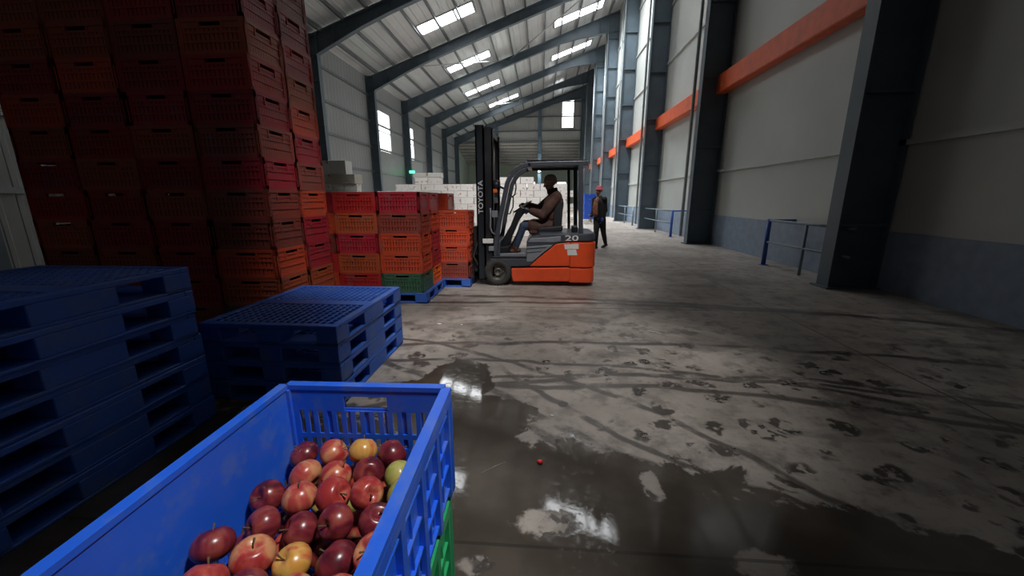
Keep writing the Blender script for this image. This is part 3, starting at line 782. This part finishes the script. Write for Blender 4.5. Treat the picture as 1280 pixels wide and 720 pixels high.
for Y in (YN+.22, YF-.22):
    MB().tube([(xx_(76), Y-FY, .2), (xx_(76), Y-FY, zt-.9)], .035, 14).build('lift_cylinder', M_fm, fk)
    MB().tube([(xx_(76), Y-FY, zt-.9), (xx_(76), Y-FY, zt-.1)], .02, 12).build('piston_rod', M_galv, fk)
    c_ = MB(); z = .5
    while z < zt-.1: c_.box(xx_(44)-.008, xx_(44)+.008, Y+.06-FY-.012, Y+.06-FY+.012, z, z+.03); z += .036
    c_.build('lift_chain', M_fm, fk)
text_mesh('TOYOTA', .125, mat('worn_white_lettering', (.55, .56, .58), .5), 'mast_lettering', fk, Matrix.Translation((xx_(44), YN+.006-FY+.012, P(0, 240).z)) @ Matrix.Rotation(PI/2, 4, 'X') @ Matrix.Rotation(PI/2, 4, 'Z') @ Matrix.Diagonal((1.0, .85, 1, 1)), .003)
b = MB(); b.box(xx_(50), xx_(96), -.57, -.50, zx(446), zx(426)); b.build('white_mast_plate', M_white, fk, .004)
b = MB(); b.tube([P(82, 288, YN-.0), P(84, 320, YN), P(82, 375, YN), P(90, 398, YN), P(104, 408, YN+.03)], .013, 10); b.build('pale_hose', M_slv, fk)
b = MB(); b.box(xx_(92), xx_(118), -.57, -.52, zx(330), zx(300)); b.box(xx_(76), xx_(100), -.57, -.52, zx(480), zx(460)); b.build('hose_clamp', M_slv, fk, .006)
# headlight pod with orange indicator
b = MB(); b.lathe([(0, -.05), (.07, -.05), (.085, 0), (.07, .07), (.04, .09), (0, .09)], Matrix.Translation(P(108, 184, YN+.12)) @ Matrix.Rotation(-PI/2, 4, 'Y') , 20); b.beam(P(108, 184, YN+.12), P(140, 200, YN+.1), .03, .03); b.build('headlight', M_fm, fk)
MB().box(-.03, .03, -.03, .03, -.028, .028, Matrix.Translation(P(102, 211, YN+.06))).build('turn_indicator', mat('amber_lens', (.8, .14, .02), .25), fk, .008, 2)
# carriage and forks
ca = MB(); x1 = xx_(22); x0 = x1-.06
for z in (.14, .42): ca.box(x0, x1, -.46, .46, z, z+.09)
for y in (-.44, -.1, .1, .44): ca.box(x0, x1, y-.02, y+.02, .14, .95)
ca.box(x0, x1, -.46, .46, .93, .97)
for y in (-.3, .3): ca.box(x1-.01, xx_(40), y-.05, y+.05, .16, .5)
ca.build('fork_carriage', M_fm, fk, .005)
for y in (6.66-.305-FY, 6.66+.305-FY):
    f = MB(); f.poly([(x0-.01, y-.05, .62), (x0-.045, y-.05, .62), (x0-.045, y-.05, .075), (x0-1.0, y-.05, .052), (x0-1.0, y-.05, .040), (x0-.01, y-.05, .036)], (0, .10, 0)); f.build('fork', M_fm, fk, .003)
# hoses and clutter on the carriage
MB().tube([(x1+.02, -.5, .30), (x0-.0, -.52, .5), (x1+.02, -.5, .75), (x1+.06, -.48, 1.1), (x1+.05, -.46, 1.5)], .014, 8).build('hydraulic_hose', M_rub, fk)
# seat, dash, steering
prof([(388, 254), (398, 250), (414, 258), (414, 300), (408, 385), (376, 392), (368, 360), (372, 300)], 'seat_backrest', M_seat, FY-.24, FY+.24, .03, seg=3)
prof([(290, 392), (300, 380), (345, 378), (412, 372), (414, 398), (380, 404), (300, 404)], 'seat_cushion', M_seat, FY-.26, FY+.26, .03, seg=3)
prof([(300, 400), (410, 400), (420, 412), (280, 416)], 'seat_base', M_fm, FY-.25, FY+.25, .01)
prof([(122, 470), (128, 440), (165, 375), (190, 310), (214, 284), (250, 292), (262, 300), (255, 312), (228, 318), (205, 350), (170, 430), (158, 470)], 'steering_column', M_fm, FY-.20, FY+.22, .02, seg=2)
prof([(112, 470), (165, 465), (165, 508), (112, 508)], 'dash_panel', M_fm, FY-.45, FY+.45, .01)
swc = P(228, 282, FY, FY); 
MTX = Matrix.Translation(swc) @ Matrix.Rotation(math.radians(-32), 4, 'Y')
s_ = MB(); s_.tube([MTX @ Vector((.17*math.cos(a), .17*math.sin(a), 0)) for a in [2*PI*i/28 for i in range(29)]], .014, 8, caps=False)
for a in (0, 2*PI/3, 4*PI/3): s_.tube([MTX @ Vector((0, 0, -.02)), MTX @ Vector((.165*math.cos(a), .165*math.sin(a), 0))], .011, 6)
s_.tube([MTX @ Vector((0, 0, 0)), MTX @ Vector((0, 0, -.14))], .025, 10); s_.build('steering_wheel', M_seat, fk)
for i, yo in enumerate((-.22, -.16, -.1)):
    a = P(232, 305, FY+yo, FY); b_ = a+Vector((.03, 0, .10)); l_ = MB().tube([a, b_], .007, 6); l_.ball(b_, .016, 1); l_.build('control_lever', M_fm, fk)
b = MB(); b.tube([P(178, 150, YF-.2), P(182, 190, YF-.2), P(176, 225, YF-.2), P(160, 240, YF-.2)], .012, 8); b.tube([P(150, 225, YF-.2), P(168, 240, YF-.2), P(166, 290, YF-.2), P(150, 325, YF-.2), P(138, 322, YF-.2)], .012, 8); b.build('grab_handle', M_fm, fk)
b = MB(); b.box(xx_(450), xx_(478), -.35, -.1, zx(400), zx(372)); b.build('tail_box', M_fm, fk, .02, 2)

# ------------------------------------------------------------------ people
M_skin = mat('brown_skin', (.30, .15, .09), .5, var=.06)
M_jacket = mat('brown_padded_jacket', (.080, .036, .027), .8, var=.35, scale=9, bump=.9, bscale=14)
M_jeans = mat('blue_jeans', (.035, .055, .10), .8, var=.2, scale=20)
M_shoe = mat('brown_leather_shoe', (.10, .04, .025), .5)
M_beanie = mat('grey_brown_knit', (.34, .27, .22), .9, bump=.6, bscale=60)
M_pink = mat('pink_knit', (.55, .12, .15), .9, var=.3, scale=25, bump=.6, bscale=60)
M_black = mat('black_jacket_cloth', (.012, .013, .016), .7, var=.3)
M_trs = mat('black_trouser_cloth', (.014, .012, .014), .8)
M_shirt = mat('checked_orange_shirt', (.34, .14, .09), .8, var=.75, scale=22)
M_glove = mat('blue_glove', (.02, .07, .35), .6)
M_eye = mat('eye_white', (.6, .58, .55), .3); M_pupil = mat('dark_pupil', (.01, .008, .006), .2)
def V(*a): return Vector(a)
def chain(b, pts):
    """pts: [(pos, r), ...] as capsules"""
    for (p, r) in pts: b.ball(p, r, 2)
    for (p, r), (q, s) in zip(pts, pts[1:]):
        if (p-q).length > 1e-4: b.tube([p, q], [r, s], 14)
def blob(b, name, m, parent, voxel=.008, smooth=4):
    o = b.build(name, m, parent)
    for f in o.data.polygons: f.use_smooth = True
    r = o.modifiers.new('remesh', 'REMESH'); r.mode = 'VOXEL'; r.voxel_size = voxel; r.use_smooth_shade = True
    s = o.modifiers.new('smooth', 'SMOOTH'); s.iterations = smooth; s.factor = .5
    return o
def basis(fwd, up):
    f = fwd.normalized(); s = f.cross(up).normalized(); u = s.cross(f)
    return Matrix(((s.x, f.x, u.x, 0), (s.y, f.y, u.y, 0), (s.z, f.z, u.z, 0), (0, 0, 0, 1)))   # x side, y fwd, z up
def head(b, c, fwd, up=V(0, 0, 1), s=1.0):
    Mh = Matrix.Translation(c) @ basis(fwd, up)
    def e(p, r, sc): 
        n = len(b.bm.faces); bmesh.ops.create_icosphere(b.bm, subdivisions=3, radius=r*s, matrix=Mh @ Matrix.Translation(V(*p)*s) @ Matrix.Diagonal((*sc, 1)))
    e((0, -.012, .03), .098, (.80, 1.0, .92))       # cranium
    e((0, .028, -.045), .070, (.80, .90, 1.0))      # face
    e((0, .058, -.088), .030, (1.0, .8, .8))        # chin
    e((0, .088, .018), .022, (2.0, .5, .5))         # brow
    e((0, .104, -.028), .016, (.85, 1.2, 1.2)); e((0, .096, -.008), .011, (.8, 1.0, 1.9))   # nose
    e((0, .086, -.062), .018, (1.3, .6, .35)); e((0, .083, -.072), .016, (1.2, .6, .4))     # lips
    for q in (-1, 1):
        e((q*.080, -.005, -.012), .024, (.35, .7, 1.25)); e((q*.040, .072, -.035), .024, (1, .7, .8))
    return Mh
def eyes(Mh, parent, s=1.0):
    for q in (-1, 1):
        b = MB(); bmesh.ops.create_icosphere(b.bm, subdivisions=2, radius=.0125*s, matrix=Mh @ Matrix.Translation(V(q*.031, .080, -.004)*s)); b.build('eye', M_eye, parent)
        b = MB(); bmesh.ops.create_icosphere(b.bm, subdivisions=2, radius=.0065*s, matrix=Mh @ Matrix.Translation(V(q*.031, .0885, -.004)*s)); b.build('iris', M_pupil, parent)
def hand(b, wrist, d, palm_n, curl=.9, side=1, r=.0088):
    """d: direction of the fingers, palm_n: direction the palm faces, side: thumb side"""
    d = d.normalized(); n = (palm_n-d*palm_n.dot(d)).normalized(); t = d.cross(n)*side
    palm = wrist+d*.05
    n0 = len(b.bm.verts)
    Mx = Matrix(((t.x, d.x, n.x, palm.x), (t.y, d.y, n.y, palm.y), (t.z, d.z, n.z, palm.z), (0, 0, 0, 1)))
    bmesh.ops.create_icosphere(b.bm, subdivisions=2, radius=1, matrix=Mx @ Matrix.Diagonal((.040, .050, .016, 1)))
    for i, (o_, L) in enumerate(((.030, .070), (.010, .080), (-.010, .074), (-.029, .058))):
        p = wrist+d*.088+t*o_; pts = [(p-d*.02, r*1.1), (p, r)]; a = 0; q = p
        for sgm, k in enumerate((.45, .32, .25)):
            a += curl*(.7 if sgm == 0 else .75)
            q = q+(d*math.cos(a)+n*math.sin(a))*L*k; pts.append((q, r*(1-.08*(sgm+1))))
        chain(b, pts)
    p = wrist+d*.030+t*.030; q1 = p+(t*.75+d*.55+n*.2).normalized()*.036; q2 = q1+(t*.2+d*.75+n*.55).normalized()*.030
    chain(b, [(p, r*1.3), (q1, r*1.15), (q2, r)])
def shoe(b, ank, toe_dir, L=.27):
    d = toe_dir.normalized(); up = V(0, 0, 1); heel = ank-d*.05-up*.055
    chain(b, [(heel, .042), (heel+d*.10, .045), (heel+d*.17+up*-.002, .043), (heel+d*(L-.07)-up*.005, .036)])
    chain(b, [(ank, .052), (ank-up*.04, .05)])

# driver: seated, facing left, hands on the wheel
YD = FY
def D(cx, cy, Y=YD): return onY(590+cx/3.6, 180+cy/3.6, YD)+V(0, Y-YD, 0)
o0 = D(350, 380)
dr = empty('person', (o0.x, YD, o0.z)); tag(dr, 'person in brown jacket, blue jeans and knit cap, seated driving the forklift, facing left', 'person')
def L_(v): return V(v.x-o0.x, v.y-YD, v.z-o0.z)
def DD(cx, cy, Y=YD): return L_(D(cx, cy, Y))
pel, che, nec = DD(352, 365), DD(368, 268), DD(362, 222)
hc = DD(352, 176)
shn, shf = DD(378, 240, YD-.19), DD(370, 240, YD+.19)
eln, elf = DD(318, 318, YD-.24), DD(300, 296, YD+.24)
wrn, wrf = DD(262, 298, YD-.16), DD(240, 272, YD+.15)
hipn, hipf = DD(345, 372, YD-.10), DD(345, 372, YD+.10)
knn, knf = DD(232, 366, YD-.13), DD(238, 362, YD+.14)
ann, anf = DD(200, 462, YD-.13), DD(188, 455, YD+.12)
b = MB(); chain(b, [(pel, .13), (che, .125), (nec, .055), (hc-V(0, 0, .06), .052)])
Mh = head(b, hc, V(-1, -.08, -.22), s=1.02)
for sh, el, wr in ((shn, eln, wrn), (shf, elf, wrf)): chain(b, [(sh, .055), (el, .042), (wr, .028)])
for h, k, a in ((hipn, knn, ann), (hipf, knf, anf)): chain(b, [(h, .085), (k, .055), (a, .038)])
hand(b, wrn, DD(232, 284, YD-.12)-wrn, V(.2, .3, -1), 1.0, 1); hand(b, wrf, DD(214, 268, YD+.1)-wrf, V(.2, -.3, -1), 1.0, -1)
body = blob(b, 'body', M_skin, dr, .0065, 2)
eyes(Mh, dr, 1.02)
b = MB()
chain(b, [(DD(345, 372), .185), (DD(358, 310), .18), (che, .175), (DD(372, 238), .12), (nec+V(0, 0, .005), .085)]); chain(b, [(DD(335, 392, YD-.17), .05), (DD(268, 392, YD-.17), .045)])
for q in (-.1, .1): chain(b, [(DD(362, 318, YD+q), .125), (DD(370, 255, YD+q), .115)])
for sh, el, wr in ((shn, eln, wrn), (shf, elf, wrf)):
    mid = (sh+el)/2; chain(b, [(sh, .100), (mid, .092), (el, .080), ((el+wr)/2, .070), (wr+(el-wr)*.15, .058)])
for h, k in ((hipn, knn), (hipf, knf)): chain(b, [(h, .125), (h+(k-h)*.66, .108)])
blob(b, 'jacket', M_jacket, dr, .009, 3)
b = MB(); b.lathe([(.070, -.03), (.088, -.03), (.092, .03), (.080, .045), (.066, .04)], Matrix.Translation(nec+V(.0, 0, .035)) @ Matrix.Rotation(-.25, 4, 'Y'), 24); b.build('collar', mat('dark_knit_collar', (.03, .022, .02), .9), dr)
b = MB()
for h, k, a in ((hipn, knn, ann), (hipf, knf, anf)): chain(b, [(h, .10), (k, .070), ((k+a)/2, .060), (a+(k-a)*.06, .050)])
blob(b, 'jeans', M_jeans, dr, .009, 3)
for a in (ann, anf):
    b = MB(); shoe(b, a+V(0, 0, .0), V(-1, 0, -.12)); blob(b, 'shoe', M_shoe, dr, .007, 3)
def beanie(Mh, m, parent, s=1.0, up=.075, roll=True):
    b = MB(); n = len(b.bm.faces)
    T = Mh @ Matrix.Translation(V(0, -.014, .052)*s) @ Matrix.Rotation(math.radians(8), 4, 'X')
    b.lathe([(.096*s, -.045*s), (.107*s, -.045*s), (.108*s, -.015*s), (.103*s, -.012*s), (.100*s, .02*s), (.085*s, .055*s), (.055*s, .078*s), (.018*s, .088*s), (0, .088*s)], T @ Matrix.Diagonal((.84, 1.03, 1, 1)), 28)
    return b.build('knit_cap', m, parent)
beanie(Mh, M_beanie, dr, 1.02)

# walking person on the right, facing left and towards the camera
YW = 11.35
def Wp(cx, cy, dy=0): 
    q = onY(590+cx/3.6, 180+cy/3.6, YW); return q+V(0, dy, 0)
w0 = Wp(578, 468); WO = V(w0.x, YW, 0)
wk = empty('person', WO); tag(wk, 'person walking in black jacket, dark trousers, checked shirt, blue glove and pink knit cap', 'person')
def WW(cx, cy, dy=0): return Wp(cx, cy, dy)-WO
fw = V(-.75, -.62, 0).normalized(); sd = V(-fw.y, fw.x, 0)      # sd: person's left
pel = WW(574, 335); che = WW(573, 262); nec = WW(572, 236); hc = WW(571, 211)+V(0, 0, .0)
sl, sr = che+sd*-.0+V(0, 0, .085)+sd*.185, che+V(0, 0, .085)-sd*.185
footz = .075
ankB = WW(603, 452, .10); ankB.z = .115; ankF = WW(552, 455, -.18); ankF.z = .085
kneeB = WW(592, 398, .02); kneeF = WW(556, 396, -.14)
hipB, hipF = pel-sd*-.09, pel-sd*.09
el_r, wr_r = sr+V(-.03, -.06, -.30), sr+V(-.10, -.16, -.50)
el_l, wr_l = WW(603, 300, .06), WW(583, 334, -.16)
b = MB(); chain(b, [(pel, .12), (che, .12), (nec, .055), (hc-V(0, 0, .06), .05)])
Mh2 = head(b, hc, fw+V(0, 0, -.05))
chain(b, [(sr, .055), (el_r, .042), (wr_r, .028)]); chain(b, [(sl, .055), (el_l, .042), (wr_l, .028)])
chain(b, [(hipB, .085), (kneeB, .055), (ankB, .038)]); chain(b, [(hipF, .085), (kneeF, .055), (ankF, .038)])
hand(b, wr_r, V(-.1, -.1, -1), V(1, .2, 0), .5, 1); hand(b, wr_l, V(-.2, -.15, -1), V(-1, 0, 0), .5, -1)
blob(b, 'body', M_skin, wk, .0065, 2); eyes(Mh2, wk)
b = MB(); chain(b, [(WW(575, 322), .150), (WW(574, 290), .142), (che, .142), (che+V(0, 0, .10), .10), (nec-V(0, 0, .02), .070)])
for q in (-.075, .075): chain(b, [(WW(575, 325)+sd*q, .125), (che+sd*q, .125)])
for sh, el, wr in ((sr, el_r, wr_r), (sl, el_l, wr_l)): chain(b, [(sh, .078), ((sh+el)/2, .066), (el, .058), (wr+(el-wr)*.1, .042)])
blob(b, 'jacket', M_black, wk, .009, 3)
b = MB(); chain(b, [(WW(566, 315)+fw*.085, .085), (WW(566, 282)+fw*.09, .085), (che+fw*.085+V(0, 0, .04), .075), (che+fw*.05+V(0, 0, .11), .055)]); blob(b, 'shirt', M_shirt, wk, .009, 3)
b = MB(); chain(b, [(pel, .145), (pel-V(0, 0, .05), .14)])
for h, k, a in ((hipB, kneeB, ankB), (hipF, kneeF, ankF)): chain(b, [(h, .115), (k, .076), ((k+a)/2, .066), (a+(k-a)*.05, .055)])
blob(b, 'trousers', M_trs, wk, .009, 3)
for a, dz in ((ankB, -.28), (ankF, .0)):
    b = MB(); shoe(b, a, fw+V(0, 0, dz)); blob(b, 'shoe', M_seat, wk, .007, 3)
b = MB(); hand(b, wr_l, V(-.2, -.15, -1), V(-1, 0, 0), .5, -1, .0125); chain(b, [(wr_l, .040), (wr_l+V(-.01, -.01, -.05), .042)]); blob(b, 'glove', M_glove, wk, .006, 2)
beanie(Mh2, M_pink, wk, 1.06)

# ------------------------------------------------------------------ foreground crate of apples
CX0, CX1, CY0, CY1, CZ0, CZ1 = -.605, -.20, .215, .815, .695, .990
fc = MB(); cxm, cym = (CX0+CX1)/2, (CY0+CY1)/2
def bigwall(m, L, H_, M, slots_rows, ribs, handle):
    """x along, y=0 outer skin plane (ribs stand out to +y), inner side -y"""
    m.box(-L, L, -.006, .016, H_-.012, H_, M); m.box(-L, L, .010, .016, H_-.034, H_-.012, M)     # rolled rim
    m.box(-L, L, -.004, 0, 0, .028, M)
    rows = slots_rows; zprev = .028
    for (z0, z1) in rows:
        m.box(-L, L, -.004, 0, zprev, z0, M)
        n = int(2*(L-.02)/.0225)
        for i in range(n+1):
            x = -L+.02+(2*L-.04)*i/n
            m.box(x-.0058, x+.0058, -.004, 0, z0, z1, M)
        m.box(-L, -L+.016, -.004, 0, z0, z1, M); m.box(L-.016, L, -.004, 0, z0, z1, M)
        zprev = z1
    if handle:
        m.box(-L, L, -.004, 0, zprev, H_-.066, M)
        m.box(-L, -.052, -.004, 0, H_-.066, H_-.028, M); m.box(.052, L, -.004, 0, H_-.066, H_-.028, M)
        m.box(-L, L, -.004, 0, H_-.028, H_-.012, M)
        m.box(-.058, .058, 0, .010, H_-.070, H_-.066, M); m.box(-.058, .058, 0, .010, H_-.028, H_-.024, M)
        for x in (-.058, .054): m.box(x, x+.004, 0, .010, H_-.07, H_-.024, M)
    else: m.box(-L, L, -.004, 0, zprev, H_-.012, M)
    for z in ribs: m.box(-L, L, 0, .008, z-.003, z+.003, M)
    n = 5 if L > .25 else 4
    for i in range(n+1):
        x = -L+.012+(2*L-.024)*i/n
        m.box(x-.010, x+.010, 0, .012, .012, H_-(.075 if handle and abs(x) < .06 else .03), M)
    for i in range(n):
        x = -L+.012+(2*L-.024)*(i+.5)/n
        m.box(x-.0022, x+.0022, 0, .005, .02, ribs[-1], M)
HC = CZ1-CZ0
def big_crate(name, m_, fill):
    m = MB(); Lx, Ly = (CX1-CX0)/2-.012, (CY1-CY0)/2-.012
    rows = [(.04, .085), (.13, .155), (.168, .228)]
    for s in (1, -1):
        bigwall(m, Lx, HC, Matrix.Translation((0, s*Ly, 0)) @ Matrix.Rotation(0 if s > 0 else PI, 4, 'Z'), rows, (.035, .105, .160, .232), True)
        bigwall(m, Ly, HC, Matrix.Translation((s*Lx, 0, 0)) @ Matrix.Rotation(-PI/2 if s > 0 else PI/2, 4, 'Z'), [(.045, .075)], (.035, .10, .165, .232), False)
    m.box(-Lx, Lx, -Ly, Ly, 0, .005)
    for a in (-1, 1):
        for b_ in (-1, 1):
            m.box(a*Lx-(.012 if a > 0 else 0), a*Lx+(0 if a > 0 else .012), b_*Ly-(.012 if b_ > 0 else 0), b_*Ly+(0 if b_ > 0 else .012), 0, HC-.012)
            m.lathe([(0, .012), (.011, .012), (.013, .02), (.013, HC-.035)], Matrix.Translation((a*(Lx+.003), b_*(Ly+.003), 0)), 16)
    return m.build(name, m_, None, .0013, 2)
P_big = mat('bright_blue_plastic', (.018, .12, .72), .34, var=.06, scale=5, dirt=(.12, .20, .45), dirt_amt=.55, dirt_scale=14)
bcr = big_crate('plastic_crate', P_big, None); bcr.location = (cxm, cym, CZ0); tag(bcr, 'bright blue plastic crate full of apples in the near foreground', 'crate')
bcr.rotation_euler = (0, 0, math.radians(1.5))
pz = CZ0
for k in range(2):
    o = bcr.copy(); o.data = bcr.data.copy(); o.data.materials[0] = P_green; C.objects.link(o)
    o.scale = (.97, .985, .93); o.location = (cxm-.004, cym, pz-HC*.93*(k+1)); tag(o, ('bright green plastic crate directly under the blue apple crate', 'lowest bright green plastic crate under the apple crates')[k], 'crate', 'green crates under the apple crate')
zl = pz-HC*.93*2
def apple_mat(name, c1, c2, c3):
    m = bpy.data.materials.new(name); m.use_nodes = True; nt = m.node_tree; N = nt.nodes; L = nt.links; b = N['Principled BSDF']; b.inputs['Roughness'].default_value = .28
    tc = N.new('ShaderNodeTexCoord'); mp = N.new('ShaderNodeMapping'); mp.inputs['Scale'].default_value = (60, 60, 9); L.new(tc.outputs['Object'], mp.inputs[0])
    oi = N.new('ShaderNodeObjectInfo'); ad = N.new('ShaderNodeVectorMath'); ad.operation = 'ADD'; ml = N.new('ShaderNodeMath'); ml.operation = 'MULTIPLY'; ml.inputs[1].default_value = 40
    L.new(oi.outputs['Random'], ml.inputs[0]); L.new(mp.outputs[0], ad.inputs[0]); L.new(ml.outputs[0], ad.inputs[1])
    n = N.new('ShaderNodeTexNoise'); n.inputs['Scale'].default_value = 1; n.inputs['Detail'].default_value = 3; L.new(ad.outputs[0], n.inputs['Vector'])
    n2 = N.new('ShaderNodeTexNoise'); n2.inputs['Scale'].default_value = .28; L.new(ad.outputs[0], n2.inputs['Vector'])
    av = N.new('ShaderNodeMath'); av.operation = 'ADD'; L.new(n.outputs['Fac'], av.inputs[0]); L.new(n2.outputs['Fac'], av.inputs[1])
    r = N.new('ShaderNodeValToRGB'); e = r.color_ramp.elements; e[0].position = .8; e[1].position = 1.2; e[0].color = (*c1, 1); e[1].color = (*c3, 1)
    q = e.new(1.0); q.color = (*c2, 1); 
    dv = N.new('ShaderNodeMapRange'); dv.inputs['From Min'].default_value = .75; dv.inputs['From Max'].default_value = 1.3; L.new(av.outputs[0], dv.inputs['Value'])
    e[0].position = .15; e[1].position = .5; e[2].position = .85; e[1].color = (*c2, 1); e[2].color = (*c3, 1)
    L.new(dv.outputs[0], r.inputs['Fac']); L.new(r.outputs['Color'], b.inputs['Base Color']); return m
AP = [('dark red', apple_mat('dark_red_apple', (.07, .010, .016), (.17, .018, .028), (.26, .05, .04))),
      ('pinkish red', apple_mat('pinkish_red_apple', (.32, .03, .03), (.45, .08, .06), (.55, .26, .12))),
      ('yellow green', apple_mat('yellow_green_apple', (.30, .30, .06), (.42, .40, .12), (.45, .22, .09))),
      ('golden', apple_mat('golden_apple', (.55, .26, .05), (.60, .34, .08), (.50, .10, .05)))]
M_stem = mat('apple_stem', (.10, .06, .03), .8)
def apple_mb():
    pr = []
    for i in range(17):
        t = PI*i/16; r = .034*math.sin(t)*(1+.06*math.cos(t)); z = -.031*math.cos(t)
        if i > 13: z -= .0045*(i-13)**1.1*.9
        if i < 2: z += .004*(2-i)
        pr.append((max(r, 0), z))
    pr[0] = (0, pr[0][1]); pr[-1] = (0, pr[-1][1]); return MB().lathe(pr, Matrix(), 24)
protos = []
for nm, m_ in AP:
    a = apple_mb().build('apple', m_); st = MB().tube([(0, 0, .013), (.001, .001, .024), (.005, .002, .036)], [.0012, .0012, .002], 6).build('stem', M_stem, a); protos.append([nm, a, False])
RW = ['back', 'second', 'third', 'fourth', 'fifth', 'sixth', 'seventh', 'eighth', 'ninth']
ra = random.Random(11)
fixed = {(0, 0): 1, (0, 1): 0, (0, 2): 3, (0, 3): 1, (1, 0): 2, (1, 1): 0, (1, 2): 1, (1, 3): 1, (2, 0): 2, (2, 1): 1, (2, 2): 1, (3, 0): 0, (3, 1): 0, (3, 2): 0, (4, 0): 1, (4, 1): 0}
def put_apple(kind, x, y, z, label, grp):
    nm, a, used = protos[kind]
    if not used: protos[kind][2] = True; o = a
    else: o = copy_tree(a)
    s = ra.uniform(.93, 1.04); o.scale = (s, s, s*ra.uniform(.92, 1.02)); o.location = (x, y, z)
    o.rotation_euler = (ra.uniform(-1.1, 1.1), ra.uniform(-1.1, 1.1), ra.uniform(0, 6.28)); tag(o, label, 'apple', grp)
ZT = .838
for j in range(8):
    off = .033 if j % 2 else 0
    for i in range(5):
        x = CX1-.062-i*.0715-off*.9; y = CY1-.058-j*.0655
        if x < CX0+.05: continue
        k = fixed.get((j, i), ra.choice([0, 0, 1, 1, 2, 0, 3, 1]))
        z = ZT+ra.uniform(-.008, .010)+.012*math.sin(i*1.1+j*.7)
        put_apple(k, x+ra.uniform(-.003, .003), y+ra.uniform(-.003, .003), z, '%s apple, %s from the right in the %s row of the blue crate' % (AP[k][0], ['first', 'second', 'third', 'fourth', 'fifth'][i], RW[j]+(' (furthest)' if j == 0 else '')), 'apples in the blue crate')
for j in range(8):
    for i in range(5):
        x = CX1-.088-i*.0715+(.033 if j % 2 else 0); y = CY1-.058-j*.0655
        if x < CX0+.045 or x > CX1-.045: continue
        put_apple(ra.choice([0, 0, 1, 2]), x, y, ZT-.068, 'apple half hidden under the top layer in the blue crate', 'lower apples in the blue crate')
# pallet beneath the foreground crates
pallet(-.72, .20, 0, 'blue plastic pallet under the crate stack with the apples', None)

# ------------------------------------------------------------------ small litter on the floor
q = onZ(675, 579, 0)
b = MB(); b.ball((0, 0, .009), .018, 2, (1, .8, .55)); 
for v in b.bm.verts: v.co += Vector((random.uniform(-.004, .004), random.uniform(-.004, .004), random.uniform(-.002, .002)))
o = b.build('wrapper_scrap', mat('red_wrapper', (.8, .03, .04), .35), loc=(q.x, q.y, 0)); tag(o, 'small crumpled red scrap on the wet floor', 'litter')
def twig(p1, p2, r, m, label):
    a, c = onZ(*p1, 0), onZ(*p2, 0); mid = (a+c)/2+Vector((.01, .015, 0)); h = Vector((0, 0, r))
    o = MB().tube([V(0, 0, r), mid-a+h, c-a+h], [r, r, r*.5], 6).build('twig', m, loc=(a.x, a.y, 0)); tag(o, label, 'twig')
M_tw = mat('pale_straw', (.42, .36, .26), .7)
twig((601, 592), (632, 578), .0016, M_tw, 'thin pale straw lying in the wet patch right of the crate')
twig((808, 414), (829, 419), .006, mat('white_strip', (.62, .62, .60), .5), 'short pale strip lying on dry concrete at the right')
def scrap(px, py, s, label):
    a = onZ(px, py, 0); b = MB(); b.poly([(-s, 0, .001), (-s*.4, s*.5, .001), (s*.7, s*.4, .001), (s, -s*.1, .001), (.1*s, -s*.5, .001)], (0, 0, .004)); o = b.build('paper_scrap', M_white, loc=(a.x, a.y, 0)); tag(o, label, 'litter')
scrap(549, 405, .03, 'white paper scrap on the floor near the pallet stack')
scrap(577, 406, .012, 'tiny white paper scrap just right of the larger scrap')
scrap(690, 520, .014, 'small pale flake on the damp floor in the middle')
